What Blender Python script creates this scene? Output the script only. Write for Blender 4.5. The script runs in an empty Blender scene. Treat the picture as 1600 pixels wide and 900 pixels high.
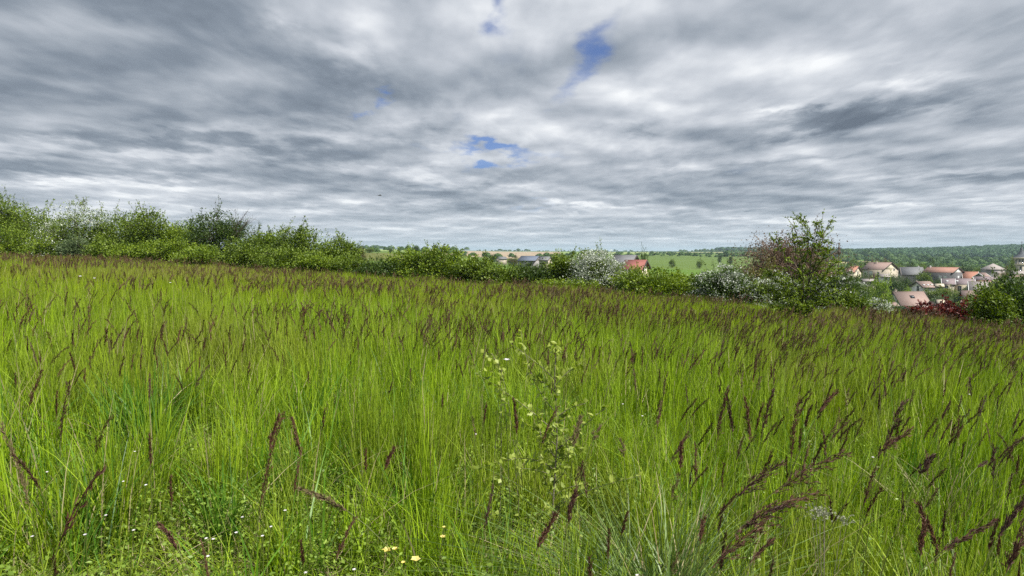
import bpy, math, random
import numpy as np
from mathutils import Matrix, Vector, Euler

R = math.radians
C = bpy.context.scene.collection
scene = bpy.context.scene

# ------------------------------------------------------------------ camera
EYE = 1.65
FPX = 1081.0          # focal length in pixels of a 1600 px wide frame
PITCH = math.atan(57 / FPX)
cam_d = bpy.data.cameras.new('camera')
cam = bpy.data.objects.new('camera', cam_d)
C.objects.link(cam)
cam.location = (0, 0, EYE)
cam.rotation_euler = (math.pi / 2 - PITCH, 0, 0)
cam_d.sensor_width = 36
cam_d.lens = 36 * FPX / 1600
cam_d.clip_start = 0.05
cam_d.clip_end = 20000
scene.camera = cam

# ------------------------------------------------------------------ view
scene.view_settings.view_transform = 'Standard'
scene.view_settings.look = 'None'
scene.view_settings.exposure = EXPO = 0.55
scene.view_settings.gamma = 1
scene.cycles.max_bounces = 6
scene.cycles.diffuse_bounces = 3
scene.cycles.glossy_bounces = 2
scene.cycles.transmission_bounces = 4
scene.cycles.transparent_max_bounces = 8
scene.cycles.volume_bounces = 0
scene.cycles.caustics_reflective = False
scene.cycles.caustics_refractive = False
scene.cycles.use_denoising = False

SUN_EL, SUN_AZ = R(50), R(122)      # azimuth measured clockwise from the view direction (+y)
sun_d = bpy.data.lights.new('sun', 'SUN')
sun_d.energy = 5.0
sun_d.angle = R(0.8)
sun_d.color = (1.0, 0.955, 0.88)
sun = bpy.data.objects.new('sun', sun_d)
C.objects.link(sun)
sv = Vector((math.sin(SUN_AZ) * math.cos(SUN_EL), math.cos(SUN_AZ) * math.cos(SUN_EL), math.sin(SUN_EL)))
sun.rotation_euler = sv.to_track_quat('Z', 'Y').to_euler()
sun.location = (20, 10, 40)


# ------------------------------------------------------------------ node helpers
class NT:
    def __init__(s, tree):
        s.t = tree
    def n(s, typ, **kw):
        nd = s.t.nodes.new(typ)
        for k, v in kw.items():
            setattr(nd, k, v)
        return nd
    def put(s, sock, v):
        if isinstance(v, bpy.types.NodeSocket):
            s.t.links.new(v, sock)
        elif v is not None:
            sock.default_value = v
    def m(s, op, a, b=None, c=None, clamp=False):
        nd = s.n('ShaderNodeMath', operation=op, use_clamp=clamp)
        s.put(nd.inputs[0], a)
        if b is not None: s.put(nd.inputs[1], b)
        if c is not None: s.put(nd.inputs[2], c)
        return nd.outputs[0]
    def noise(s, vec, scale, detail=4, rough=.55, dist=0.0):
        nd = s.n('ShaderNodeTexNoise')
        if vec is not None: s.put(nd.inputs['Vector'], vec)
        nd.inputs['Scale'].default_value = scale
        nd.inputs['Detail'].default_value = detail
        nd.inputs['Roughness'].default_value = rough
        nd.inputs['Distortion'].default_value = dist
        return nd.outputs[0]
    def ramp(s, fac, stops):
        nd = s.n('ShaderNodeValToRGB')
        s.put(nd.inputs[0], fac)
        e = nd.color_ramp.elements
        while len(e) < len(stops): e.new(.5)
        for i, (p, c) in enumerate(stops):
            e[i].position = p
            e[i].color = (c[0], c[1], c[2], 1) if not isinstance(c, (int, float)) else (c, c, c, 1)
        return nd.outputs[0]
    def mix(s, fac, a, b, mode='MIX'):
        nd = s.n('ShaderNodeMix', data_type='RGBA', blend_type=mode)
        s.put(nd.inputs[0], fac)
        for i, v in ((6, a), (7, b)):
            if isinstance(v, (tuple, list)) and len(v) == 3: v = (*v, 1)
            s.put(nd.inputs[i], v)
        return nd.outputs[2]
    def comb(s, x, y, z):
        nd = s.n('ShaderNodeCombineXYZ')
        s.put(nd.inputs[0], x); s.put(nd.inputs[1], y); s.put(nd.inputs[2], z)
        return nd.outputs[0]


# ------------------------------------------------------------------ sky: Nishita behind a layer of broken cloud
world = bpy.data.worlds.new("World")
scene.world = world
world.use_nodes = True
wt = world.node_tree
wt.nodes.clear()
w = NT(wt)
SKYK = 0.1
sky = w.n('ShaderNodeTexSky', sky_type='NISHITA')
sky.sun_disc = False
sky.sun_elevation = SUN_EL
sky.sun_rotation = SUN_AZ
sky.altitude = 200
sky.air_density = 1.0
sky.dust_density = 0.6
sky.ozone_density = 1.6
tc = w.n('ShaderNodeTexCoord')
sep = w.n('ShaderNodeSeparateXYZ')
w.put(sep.inputs[0], tc.outputs['Generated'])
X, Y, Z = sep.outputs
zc = w.m('ADD', w.m('MAXIMUM', Z, 0.0), 0.07)
u = w.m('DIVIDE', X, zc)
v = w.m('DIVIDE', Y, zc)
def plane(ky, dv=0.0, wx=None, wy=None):
    a_ = u if wx is None else w.m('ADD', u, wx)
    b_ = w.m('ADD', w.m('MULTIPLY', v, ky), dv)
    if wy is not None: b_ = w.m('ADD', b_, wy)
    return w.comb(a_, b_, 0.0)
P = plane(.60)
W1 = w.m('MULTIPLY', w.m('SUBTRACT', w.noise(P, .8, 2, .5), .5), .5)
W2 = w.m('MULTIPLY', w.m('SUBTRACT', w.noise(plane(.60, 7.3), .8, 2, .5), .5), .4)
def planex(kx, ky, dv=0.0):
    return w.comb(w.m('MULTIPLY', w.m('ADD', u, W1), kx), w.m('ADD', w.m('MULTIPLY', w.m('ADD', v, W2), ky), dv), 0.0)
big = w.noise(planex(.7, .75), 0.50, 2, .4)
mid = w.noise(planex(.8, .60, 3.1), 1.15, 5, .46)
midb = w.noise(planex(.8, .60, 3.1 + .16), 1.15, 4, .42)
fine = w.noise(planex(1.0, .46, 5.0), 2.6, 4, .50)
fineb = w.noise(planex(1.0, .46, 5.08), 2.6, 3, .45)
# shared angular coordinates of the hand placed clouds
az = w.m('ARCTAN2', X, Y)
el = w.m('ARCSINE', Z)
wob = w.m('MULTIPLY', w.m('SUBTRACT', w.noise(P, 1.1, 5, .6), .5), 0.26)
wob2 = w.m('MULTIPLY', w.m('SUBTRACT', w.noise(P, 3.0, 5, .6), .5), 0.30)
azw = w.m('ADD', az, wob)
elw = w.m('ADD', el, w.m('MULTIPLY', w.m('ADD', wob, wob2), w.m('ADD', 0.15, el)))


def px_dir(px, py):
    x = (px - 800) / FPX
    yu = (450 - py) / FPX
    cp, sp = math.cos(PITCH), math.sin(PITCH)
    d = Vector((x, cp + yu * sp, -sp + yu * cp))
    d.normalize()
    return math.atan2(d.x, d.y), math.asin(d.z)


def blob(px, py, rx, ry, amp, tilt=0.0):
    a0, e0 = px_dir(px, py)
    da = w.m('SUBTRACT', azw, a0)
    de = w.m('SUBTRACT', elw, e0)
    ct, st = math.cos(tilt), math.sin(tilt)
    a = w.m('MULTIPLY', w.m('ADD', w.m('MULTIPLY', da, ct), w.m('MULTIPLY', de, st)), FPX / rx)
    b = w.m('MULTIPLY', w.m('SUBTRACT', w.m('MULTIPLY', de, ct), w.m('MULTIPLY', da, st)), FPX / ry)
    q = w.m('ADD', w.m('MULTIPLY', a, a), w.m('MULTIPLY', b, b))
    g = w.m('EXPONENT', w.m('MULTIPLY', q, -1.0))
    return w.m('MULTIPLY', g, amp)


def bank(x, lo, hi):
    return w.ramp(x, [(lo, 0.0), (hi, 1.0)])
# separate banks: soft steps of the noise give flat bases with lit rims
B1 = w.m('SUBTRACT', bank(big, .36, .62), .5)
B2 = w.m('SUBTRACT', bank(mid, .37, .63), .5)
val = w.m('ADD', 0.588, w.m('MULTIPLY', B1, 0.20))
val = w.m('ADD', val, w.m('MULTIPLY', B2, 0.20))
val = w.m('ADD', val, w.m('MULTIPLY', w.m('SUBTRACT', fine, .5), 0.34))
val = w.m('ADD', val, w.m('MULTIPLY', w.m('SUBTRACT', midb, mid), -1.35))
val = w.m('ADD', val, w.m('MULTIPLY', w.m('SUBTRACT', fine, fineb), .72))
for b in (
    (90, 110, 330, 80, -.22, -.05), (430, 120, 190, 60, -.22, -.28), (560, 140, 90, 45, -.14, -.3), (60, -10, 260, 35, -.16, 0), (330, 10, 120, 30, -.08, 0),
    (420, 236, 330, 20, -.22, -.03), (640, 305, 260, 16, -.20, 0), (120, 262, 220, 11, -.17, 0), (330, 205, 260, 10, .16, .03), (150, 40, 110, 22, .12, 0),
    (560, 75, 45, 60, .30, .3), (600, 200, 110, 14, .18, 0), (700, 170, 130, 40, .10, 0), (420, 35, 35, 16, .22, 0), (200, 240, 260, 10, .20, 0), (120, 285, 260, 7, .20, 0),
    (720, 60, 130, 70, .12, 0), (700, 285, 130, 8, .16, 0), (560, 268, 120, 7, .12, 0), (420, 325, 330, 6, .14, 0),
    (1430, 160, 120, 18, -.30, .08), (1250, 200, 60, 10, -.24, .05), (1340, 178, 90, 10, -.16, 0), (1130, 70, 120, 40, -.08, .6), (1040, 110, 100, 60, .08, .5), (1180, 318, 260, 9, -.24, 0), (990, 208, 40, 7, -.18, 0),
    (1450, 284, 240, 12, -.24, .03), (1200, 262, 200, 7, -.12, 0), (1130, 240, 240, 14, .12, 0), (1390, 60, 120, 28, .14, 0), (1420, 118, 90, 10, .14, 0), (1240, 172, 60, 10, .24, .1), (900, 325, 110, 7, .26, 0), (900, 352, 90, 6, -.14, 0),
    (1560, 50, 160, 50, -.14, 0), (1560, 258, 60, 6, .16, 0), (1250, 342, 240, 5, .16, 0), (1480, 325, 160, 5, .18, 0), (660, 350, 300, 7, .10, 0), (250, 305, 300, 6, .14, 0), (900, 20, 120, 30, .10, .4), (1480, 350, 160, 5, .10, 0), (1050, 365, 260, 5, .10, 0),
):
    val = w.m('ADD', val, blob(*b))
cloud = w.ramp(val, [(0.0, (.13, .16, .205)), (.26, (.22, .26, .315)), (.48, (.355, .395, .45)), (.66, (.49, .525, .58)), (.84, (.66, .69, .735)), (1.0, (.86, .88, .90))])
# nearer the horizon the layer thins into pale blue grey air
hz = w.m('EXPONENT', w.m('MULTIPLY', w.m('MAXIMUM', Z, 0), -26.0))
cloud = w.mix(w.m('MULTIPLY', hz, .68), cloud, (.56, .65, .71))
# gaps of blue
gap = w.m('ADD', blob(762, 238, 85, 12, 1.2, -.02), blob(905, 92, 75, 15, .85, .9))
gap = w.m('ADD', gap, blob(790, 8, 18, 24, .9))
gap = w.m('ADD', gap, blob(588, 157, 10, 10, .8))
gap = w.m('ADD', gap, blob(825, 325, 40, 6, .5))
gap = w.m('ADD', gap, w.m('ADD', w.m('MULTIPLY', B2, -.12), w.m('MULTIPLY', w.m('SUBTRACT', fine, .5), -.85)))
gapf = w.ramp(gap, [(.15, 0.0), (.55, .30), (1.15, .85)])
blue = w.mix(1.0, sky.outputs[0], (0.34, 0.45, .74), 'MULTIPLY')
inv = w.n('ShaderNodeVectorMath', operation='SCALE')
w.put(inv.inputs[0], cloud)
inv.inputs['Scale'].default_value = .765 / SKYK
col = w.mix(gapf, inv.outputs[0], blue)
bg = w.n('ShaderNodeBackground')
w.put(bg.inputs[0], col)
bg.inputs[1].default_value = SKYK
wo = w.n('ShaderNodeOutputWorld')
w.put(wo.inputs[0], bg.outputs[0])
world.cycles.sampling_method = 'MANUAL'
world.cycles.sample_map_resolution = 512

# ------------------------------------------------------------------ geometry helpers
def yfun(px, py, depth):
    """world point seen at a pixel of the 1600x900 photograph, `depth` metres ahead"""
    x = (px - 800) / FPX
    yu = (450 - py) / FPX
    cp, sp = math.cos(PITCH), math.sin(PITCH)
    k = depth / (cp + yu * sp)
    return Vector((x * k, depth, EYE + (-sp + yu * cp) * k))


PXC = np.array([-600, 0, 300, 600, 800, 1000, 1150, 1300, 1450, 1600, 2200.])
AZC = np.arctan((PXC - 800) / FPX)
RC = np.array([20, 60, 100, 185, 280, 400, 600, 900, 1300, 2000, 2400, 3000, 5000, 9000.])
ZT = np.array([
    [1, 0.5, 0, -.6, -1, -1.5, -2, -2, -2, -2, -2],
    [1, 0, -.8, -1.8, -3, -4, -5, -6, -7, -7, -7],
    [1, -1, -2, -3, -6, -8, -10, -12, -12, -12, -12],
    [1, -2, -3, -2.6, -8.5, -11, -13, -14.5, -15.5, -15.5, -14],
    [1, -2, -2, -.3, -8.5, -11, -12.5, -13.5, -14, -14.5, -14],
    [2, 0, 0, .8, -7, -8, -10, -13, -13.5, -15, -15],
    [3, 2, 1, 1.5, -5, -6, -8, -13, -14, -16, -16],
    [5, 4, 3, 2.5, -3, -3.5, -6, -12, -15, -17, -17],
    [7, 6, 5, 4, -.5, -2, -3.5, -8, -13, -16, -16],
    [12, 10, 9, 8, 1.2, 0.2, 0, -6, -5, -1, 2],
    [14, 12, 10, 9, 2.0, 1.2, 2.5, -4, 1, 9, 12],
    [16, 14, 12, 12, 3.0, 2.0, 3, -4, 1, 9, 12],
    [18, 16, 14, 14, 4.0, 3.5, 4, -4, 0, 8, 10],
    [18, 16, 14, 14, 4.0, 3.5, 4, -4, 0, 8, 10.]])
LR = np.log(RC)
EDGE = np.array([(-400, 120), (-60, 58), (-37, 50), (-9.5, 38), (0, 34), (5.9, 32), (12.5, 27), (16.3, 22), (22, 17), (40, 5), (60, -12), (400, -260.)])


def edge_signed(x, y):
    """metres beyond the far edge of the meadow (negative: inside the meadow)"""
    ye = np.interp(x, EDGE[:, 0], EDGE[:, 1])
    sl = (np.interp(x + 1, EDGE[:, 0], EDGE[:, 1]) - ye)
    return (y - ye) / np.sqrt(1 + sl * sl)


def smooth(t):
    t = np.clip(t, 0, 1)
    return t * t * (3 - 2 * t)


def vnoise(x, y, s, seed=0):
    x = x / s + seed * 17.3; y = y / s - seed * 9.1
    xi = np.floor(x); yi = np.floor(y)
    xf = smooth(x - xi); yf = smooth(y - yi)
    def h(a, b):
        q = np.sin(a * 127.1 + b * 311.7 + seed * 74.7) * 43758.5453
        return q - np.floor(q)
    return (h(xi, yi) * (1 - xf) + h(xi + 1, yi) * xf) * (1 - yf) + (h(xi, yi + 1) * (1 - xf) + h(xi + 1, yi + 1) * xf) * yf


def ground_z(x, y):
    x = np.asarray(x, float); y = np.asarray(y, float)
    r = np.maximum(np.hypot(x, y), .01)
    a = np.clip(np.arctan2(x, y), AZC[0], AZC[-1])
    lr = np.log(np.clip(r, RC[0], RC[-1]))
    ia = np.clip(np.searchsorted(AZC, a) - 1, 0, len(AZC) - 2)
    ir = np.clip(np.searchsorted(LR, lr) - 1, 0, len(LR) - 2)
    fa = (a - AZC[ia]) / (AZC[ia + 1] - AZC[ia])
    fr = (lr - LR[ir]) / (LR[ir + 1] - LR[ir])
    fa = .5 * fa + .5 * smooth(fa)
    fr = .4 * fr + .6 * smooth(fr)
    far = (ZT[ir, ia] * (1 - fa) + ZT[ir, ia + 1] * fa) * (1 - fr) + (ZT[ir + 1, ia] * (1 - fa) + ZT[ir + 1, ia + 1] * fa) * fr
    near = -.0575 * x - .0206 * y - .00065 * np.clip(-10 - x, 0, 40) ** 2
    near = np.clip(near, -6, 3) + .05 * (vnoise(x, y, 2.3, 1) - .5) + .12 * (vnoise(x, y, 7.0, 2) - .5)
    near = near - (.05 * (vnoise(0., 0., 2.3, 1) - .5) + .12 * (vnoise(0., 0., 7.0, 2) - .5)) * np.exp(-r / 3)
    d = edge_signed(x, y)
    wgt = smooth((d + 1) / 30)
    behind = smooth((-y - 20) / 60)
    wgt = wgt * (1 - behind)
    return near * (1 - wgt) + far * wgt


def gz(x, y):
    return float(ground_z(x, y))


def at(px, depth):
    x = (px - 800) / FPX * depth
    return x, depth, gz(x, depth)


def mesh_np(name, V, F, attrs=None, mats=None, mat_idx=None, smooth_shade=False):
    """V (n,3); F list of arrays (k,3) or (k,4)"""
    me = bpy.data.meshes.new(name)
    F = [f for f in F if len(f)]
    me.vertices.add(len(V))
    me.vertices.foreach_set('co', np.asarray(V, np.float32).ravel())
    loops = np.concatenate([f.ravel() for f in F]).astype(np.int32)
    tot = np.concatenate([np.full(len(f), f.shape[1]) for f in F]).astype(np.int32)
    start = np.concatenate([[0], np.cumsum(tot)[:-1]]).astype(np.int32)
    me.loops.add(len(loops))
    me.loops.foreach_set('vertex_index', loops)
    me.polygons.add(len(tot))
    me.polygons.foreach_set('loop_start', start)
    me.polygons.foreach_set('loop_total', tot)
    if mat_idx is not None:
        me.polygons.foreach_set('material_index', np.asarray(mat_idx, np.int32))
    me.update(calc_edges=True)
    if smooth_shade:
        me.polygons.foreach_set('use_smooth', np.ones(len(tot), bool))
    for k, a in (attrs or {}).items():
        at_ = me.attributes.new(k, 'FLOAT', 'POINT')
        at_.data.foreach_set('value', np.asarray(a, np.float32))
    for m_ in (mats or []):
        me.materials.append(m_)
    return me


def obj(name, me, parent=None, loc=None, rz=0.0, **props):
    o = bpy.data.objects.new(name, me)
    C.objects.link(o)
    if parent is not None: o.parent = parent
    if loc is not None: o.location = loc
    if rz: o.rotation_euler = (0, 0, rz)
    for k, v_ in props.items(): o[k] = v_
    return o


def thing(name, label, cat, loc=(0, 0, 0), rz=0.0, group=None, scale=None):
    o = bpy.data.objects.new(name, None)
    o.empty_display_size = .3
    C.objects.link(o)
    o.location = loc
    o.rotation_euler = (0, 0, rz)
    if scale is not None: o.scale = scale
    o['label'] = label
    o['category'] = cat
    if group: o['group'] = group
    return o


def unit(a):
    return a / np.maximum(np.linalg.norm(a, axis=-1, keepdims=True), 1e-9)


class Geo:
    def __init__(s):
        s.V = []; s.Q = []; s.T = []; s.A = []; s.n = 0; s.QM = []; s.TM = []
    def add(s, V, Q=None, T=None, tint=0.5, m=0):
        V = np.asarray(V, float).reshape(-1, 3)
        if Q is not None and len(Q):
            Q = np.asarray(Q); s.Q.append(Q + s.n); s.QM.append(np.full(len(Q), m))
        if T is not None and len(T):
            T = np.asarray(T); s.T.append(T + s.n); s.TM.append(np.full(len(T), m))
        s.V.append(V)
        s.A.append(np.broadcast_to(np.asarray(tint, float), (len(V),)) if np.ndim(tint) < 1 or len(np.atleast_1d(tint)) == len(V) else np.full(len(V), .5))
        s.n += len(V)
        return s
    def box(s, x0, x1, y0, y1, z0, z1, m=0, tint=.5):
        V = [(x, y, z) for x in (x0, x1) for y in (y0, y1) for z in (z0, z1)]
        Q = [(0, 1, 3, 2), (4, 6, 7, 5), (0, 4, 5, 1), (2, 3, 7, 6), (0, 2, 6, 4), (1, 5, 7, 3)]
        return s.add(V, Q, m=m, tint=tint)
    def tube(s, pts, rad, sides=5, tint=.5, m=0, cap=True):
        P = np.asarray(pts, float); n = len(P)
        rad = np.broadcast_to(np.asarray(rad, float), (n,))
        T = np.gradient(P, axis=0); T = unit(T)
        ref = np.array([0.31, .17, .94]) if abs(T[:, 2]).mean() < .8 else np.array([1., .2, .1])
        A = unit(np.cross(T, ref)); B = np.cross(T, A)
        th = np.arange(sides) / sides * 2 * np.pi
        V = P[:, None] + rad[:, None, None] * (A[:, None] * np.cos(th)[None, :, None] + B[:, None] * np.sin(th)[None, :, None])
        Q = []
        for i in range(n - 1):
            for j in range(sides):
                k = (j + 1) % sides
                Q.append((i * sides + j, i * sides + k, (i + 1) * sides + k, (i + 1) * sides + j))
        V = V.reshape(-1, 3)
        Tt = []
        if cap:
            c = len(V)
            V = np.vstack([V, P[-1:], P[:1]])
            for j in range(sides):
                k = (j + 1) % sides
                Tt.append(((n - 1) * sides + j, (n - 1) * sides + k, c)); Tt.append((k, j, c + 1))
        return s.add(V, Q, Tt, tint, m)
    def kites(s, c, d, l, wd, rng, tint=None, m=0, fold=.18, up=None):
        """leaf sized kites: base c, direction d, length l, width wd"""
        n = len(c)
        d = unit(d)
        ref = rng.normal(size=(n, 3))
        if up is not None: ref = ref * .6 + up
        sd = unit(np.cross(d, ref)); nr = np.cross(sd, d)
        l = np.broadcast_to(l, (n,))[:, None]; wd = np.broadcast_to(wd, (n,))[:, None]
        V = np.stack([c, c + d * l * .45 + sd * wd * .5 + nr * wd * fold, c + d * l, c + d * l * .45 - sd * wd * .5 + nr * wd * fold], 1)
        i = np.arange(n)[:, None] * 4
        T = np.concatenate([i + [0, 1, 2], i + [0, 2, 3]])
        if tint is None: tint = rng.random(n)
        s.add(V.reshape(-1, 3), None, T, np.repeat(np.broadcast_to(tint, (n,)), 4), m)
        return s
    def mesh(s, name, mats, smooth_shade=False):
        F = []; M = []
        if s.Q: F.append(np.concatenate(s.Q)); M.append(np.concatenate(s.QM))
        if s.T: F.append(np.concatenate(s.T)); M.append(np.concatenate(s.TM))
        return mesh_np(name, np.concatenate(s.V), F, {'tint': np.concatenate(s.A)}, mats, np.concatenate(M), smooth_shade)


# ------------------------------------------------------------------ materials
def new_mat(name):
    m = bpy.data.materials.new(name)
    m.use_nodes = True
    m.node_tree.nodes.clear()
    return m, NT(m.node_tree)


def leaf_mat(name, dark, light, trans=.35, rough=.5, patch=None, patch_scale=.12, spec=.35, inst=0.0, tcol=None):
    """two-sided leaf: colour runs dark-light by the tint attribute; translucent; patches of a third colour by place"""
    m, t = new_mat(name)
    at_ = t.n('ShaderNodeAttribute', attribute_name='tint')
    f = at_.outputs['Fac']
    if inst:
        oi = t.n('ShaderNodeObjectInfo')
        f = t.m('ADD', t.m('MULTIPLY', f, 1 - inst), t.m('MULTIPLY', oi.outputs['Random'], inst))
    c = t.mix(f, dark, light)
    if patch is not None:
        g = t.n('ShaderNodeNewGeometry')
        nz = t.noise(g.outputs['Position'], patch_scale, 4, .6)
        k = t.ramp(nz, [(.47, 0.0), (.66, 1.0)])
        c = t.mix(t.m('MULTIPLY', k, patch[1]), c, patch[0])
    b = t.n('ShaderNodeBsdfPrincipled')
    t.put(b.inputs['Base Color'], c)
    b.inputs['Roughness'].default_value = rough
    b.inputs['Specular IOR Level'].default_value = spec
    tr = t.n('ShaderNodeBsdfTranslucent')
    if tcol is None:
        hs = t.n('ShaderNodeHueSaturation')
        hs.inputs['Saturation'].default_value = 1.1
        hs.inputs['Value'].default_value = 1.15
        t.put(hs.inputs['Color'], c)
        t.put(tr.inputs[0], hs.outputs[0])
    else:
        tr.inputs[0].default_value = (*tcol, 1)
    mx = t.n('ShaderNodeMixShader')
    mx.inputs[0].default_value = trans
    t.put(mx.inputs[1], b.outputs[0]); t.put(mx.inputs[2], tr.outputs[0])
    o = t.n('ShaderNodeOutputMaterial')
    t.put(o.inputs[0], mx.outputs[0])
    return m


def solid(name, col, col2=None, scale=3.0, rough=.8, bump=0.0, bscale=None, spec=.3, detail=5, stretch=None, metal=0.0, coord='Position'):
    m, t = new_mat(name)
    if coord == 'Position':
        vec = t.n('ShaderNodeNewGeometry').outputs['Position']
    else:
        vec = t.n('ShaderNodeTexCoord').outputs['Object']
    if stretch:
        vm = t.n('ShaderNodeVectorMath', operation='MULTIPLY')
        t.put(vm.inputs[0], vec); vm.inputs[1].default_value = stretch
        vec = vm.outputs[0]
    b = t.n('ShaderNodeBsdfPrincipled')
    if col2 is None: col2 = tuple(c * .7 for c in col)
    nz = t.noise(vec, scale, detail, .62)
    k = t.ramp(nz, [(.33, 0.0), (.67, 1.0)])
    t.put(b.inputs['Base Color'], t.mix(k, col2, col))
    b.inputs['Roughness'].default_value = rough
    b.inputs['Specular IOR Level'].default_value = spec
    b.inputs['Metallic'].default_value = metal
    if bump:
        bn = t.n('ShaderNodeBump')
        bn.inputs['Strength'].default_value = bump
        bn.inputs['Distance'].default_value = .05
        t.put(bn.inputs['Height'], t.noise(vec, bscale or scale * 4, 4, .6))
        t.put(b.inputs['Normal'], bn.outputs[0])
    o = t.n('ShaderNodeOutputMaterial')
    t.put(o.inputs[0], b.outputs[0])
    return m


M = {}
M['bark'] = solid('bark', (.13, .10, .075), (.05, .04, .03), 6, .9, .6, 30)
M['pale_bark'] = solid('pale_bark', (.22, .19, .15), (.10, .085, .065), 9, .9, .4, 30)
M['leaf_green'] = leaf_mat('leaf_green', (.042, .082, .008), (.215, .30, .026), .27)
M['leaf_bright'] = leaf_mat('leaf_bright', (.06, .115, .009), (.25, .34, .024), .30)
M['leaf_dark'] = leaf_mat('leaf_dark', (.022, .05, .010), (.10, .16, .025), .3)
M['leaf_grey'] = leaf_mat('leaf_grey', (.05, .09, .03), (.16, .21, .09), .3)
M['leaf_olive'] = leaf_mat('leaf_olive', (.085, .075, .028), (.19, .17, .05), .35)
M['leaf_rust'] = leaf_mat('leaf_rust', (.10, .06, .045), (.21, .14, .09), .3)
M['leaf_copper'] = leaf_mat('leaf_copper', (.05, .010, .010), (.21, .042, .030), .25)
M['leaf_yellow'] = leaf_mat('leaf_yellow', (.13, .21, .018), (.27, .38, .035), .42)
M['blossom'] = leaf_mat('blossom', (.32, .36, .30), (.64, .67, .59), .2, .7)
# ------------------------------------------------------------------ ground: one polar sheet, split along field boundaries
def ground_mat(name, c1, c2, c3, s1=.25, s2=2.5, bump=.5, rows=None):
    m, t = new_mat(name)
    g = t.n('ShaderNodeNewGeometry')
    pos = g.outputs['Position']
    if rows:
        vm = t.n('ShaderNodeMapping')
        t.put(vm.inputs['Vector'], pos)
        vm.inputs['Rotation'].default_value = (0, 0, rows)
        vm.inputs['Scale'].default_value = (.06, 1.4, 1)
        n2 = t.noise(vm.outputs[0], .5, 3, .6)
    else:
        n2 = t.noise(pos, s2, 6, .65)
    n1 = t.noise(pos, s1, 4, .6)
    n0 = t.noise(pos, s1 * .08, 3, .5)
    c = t.mix(t.ramp(n1, [(.35, 0.), (.65, 1.)]), c1, c2)
    c = t.mix(t.m('MULTIPLY', t.ramp(n2, [(.40, 0.), (.68, 1.)]), .75), c, c3)
    c = t.mix(t.m('MULTIPLY', t.ramp(n0, [(.4, 0.), (.62, 1.)]), .35), c, c3)
    b = t.n('ShaderNodeBsdfPrincipled')
    t.put(b.inputs['Base Color'], c)
    b.inputs['Roughness'].default_value = .95
    b.inputs['Specular IOR Level'].default_value = .1
    bn = t.n('ShaderNodeBump')
    bn.inputs['Strength'].default_value = bump
    bn.inputs['Distance'].default_value = .3
    t.put(bn.inputs['Height'], n2)
    t.put(b.inputs['Normal'], bn.outputs[0])
    o = t.n('ShaderNodeOutputMaterial')
    t.put(o.inputs[0], b.outputs[0])
    return m


GM = {
    'meadow_ground': ground_mat('meadow_soil', (.055, .06, .018), (.035, .028, .016), (.085, .075, .03), 1.3, 14, .8),
    'pasture': ground_mat('pasture_grass', (.10, .18, .022), (.13, .21, .03), (.065, .12, .018), .05, .9, .3),
    'village_ground': ground_mat('garden_grass', (.07, .12, .02), (.11, .16, .03), (.045, .07, .02), .08, .5, .3),
    'olive_field': ground_mat('olive_crop', (.11, .125, .03), (.14, .14, .04), (.09, .11, .03), .03, .5, .2, rows=.2),
    'ploughed_field': ground_mat('ploughed_earth', (.34, .265, .18), (.37, .29, .20), (.30, .235, .16), .01, .2, .2, rows=.25),
    'crop_field': ground_mat('green_crop', (.10, .15, .030), (.13, .185, .036), (.075, .125, .028), .02, .3, .2, rows=.1),
    'pale_field': ground_mat('pale_crop', (.22, .29, .09), (.26, .32, .11), (.18, .26, .07), .01, .2, .2, rows=.4),
    'stubble_field': ground_mat('stubble', (.30, .27, .15), (.33, .29, .17), (.26, .25, .12), .01, .2, .2, rows=.3),
    'hill': ground_mat('hill_grass', (.04, .085, .02), (.055, .11, .025), (.03, .065, .018), .01, .1, .3),
}
fa_ = np.radians(np.arange(-50, 50.001, .3))
ca_ = np.radians(np.arange(50, 310, 5.0)[1:])
AZ = np.concatenate([fa_, ca_])
NA = len(AZ)
RR = [0.5]
while RR[-1] < 9000: RR.append(RR[-1] * 1.037)
RR = np.array(RR)
gx = np.sin(AZ)[None] * RR[:, None]
gy = np.cos(AZ)[None] * RR[:, None]
gzv = ground_z(gx, gy)
V = np.stack([gx, gy, gzv], -1).reshape(-1, 3)
V = np.vstack([V, [[0, 0, gz(0, 0)]]])
ii, jj = np.meshgrid(np.arange(len(RR) - 1), np.arange(NA), indexing='ij')
jn = (jj + 1) % NA
Q = np.stack([ii * NA + jj, (ii + 1) * NA + jj, (ii + 1) * NA + jn, ii * NA + jn], -1).reshape(-1, 4)
Q = Q[:, ::-1]
cx = (gx[:-1] + gx[1:]).ravel() / 2; cy = (gy[:-1] + gy[1:]).ravel() / 2
ed = edge_signed(cx, cy)
az_ = np.arctan2(cx, cy)
dp = cy
pxs = np.where(np.abs(az_) < 1.2, 800 + FPX * np.tan(np.clip(az_, -1.2, 1.2)), np.where(az_ > 0, 3000, -3000))
rr_ = np.hypot(cx, cy)
reg = np.array(['pasture'] * len(Q), dtype=object)
reg[(ed < 4) | (rr_ < 15) | (cy < -10)] = 'meadow_ground'
far = (ed >= 4) & (cy > 0)
def setr(n, p0, p1, r0, r1, w0=0, w1=0):
    k = far & (pxs > p0 + w0 * (rr_ - r0)) & (pxs < p1 + w1 * (rr_ - r0)) & (rr_ > r0) & (rr_ < r1)
    reg[k] = n
setr('village_ground', 1180, 9000, 90, 640)
setr('olive_field', -4000, 690, 230, 420)
setr('crop_field', -4000, 1320, 420, 800)
setr('pale_field', -4000, 735, 800, 2300)
setr('ploughed_field', 655, 872, 640, 2000)
setr('crop_field', 872, 1320, 620, 1150)
setr('pale_field', 872, 1010, 1150, 1700)
setr('crop_field', 1010, 1320, 1150, 1500)
setr('stubble_field', 930, 1200, 1700, 2000)
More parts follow.
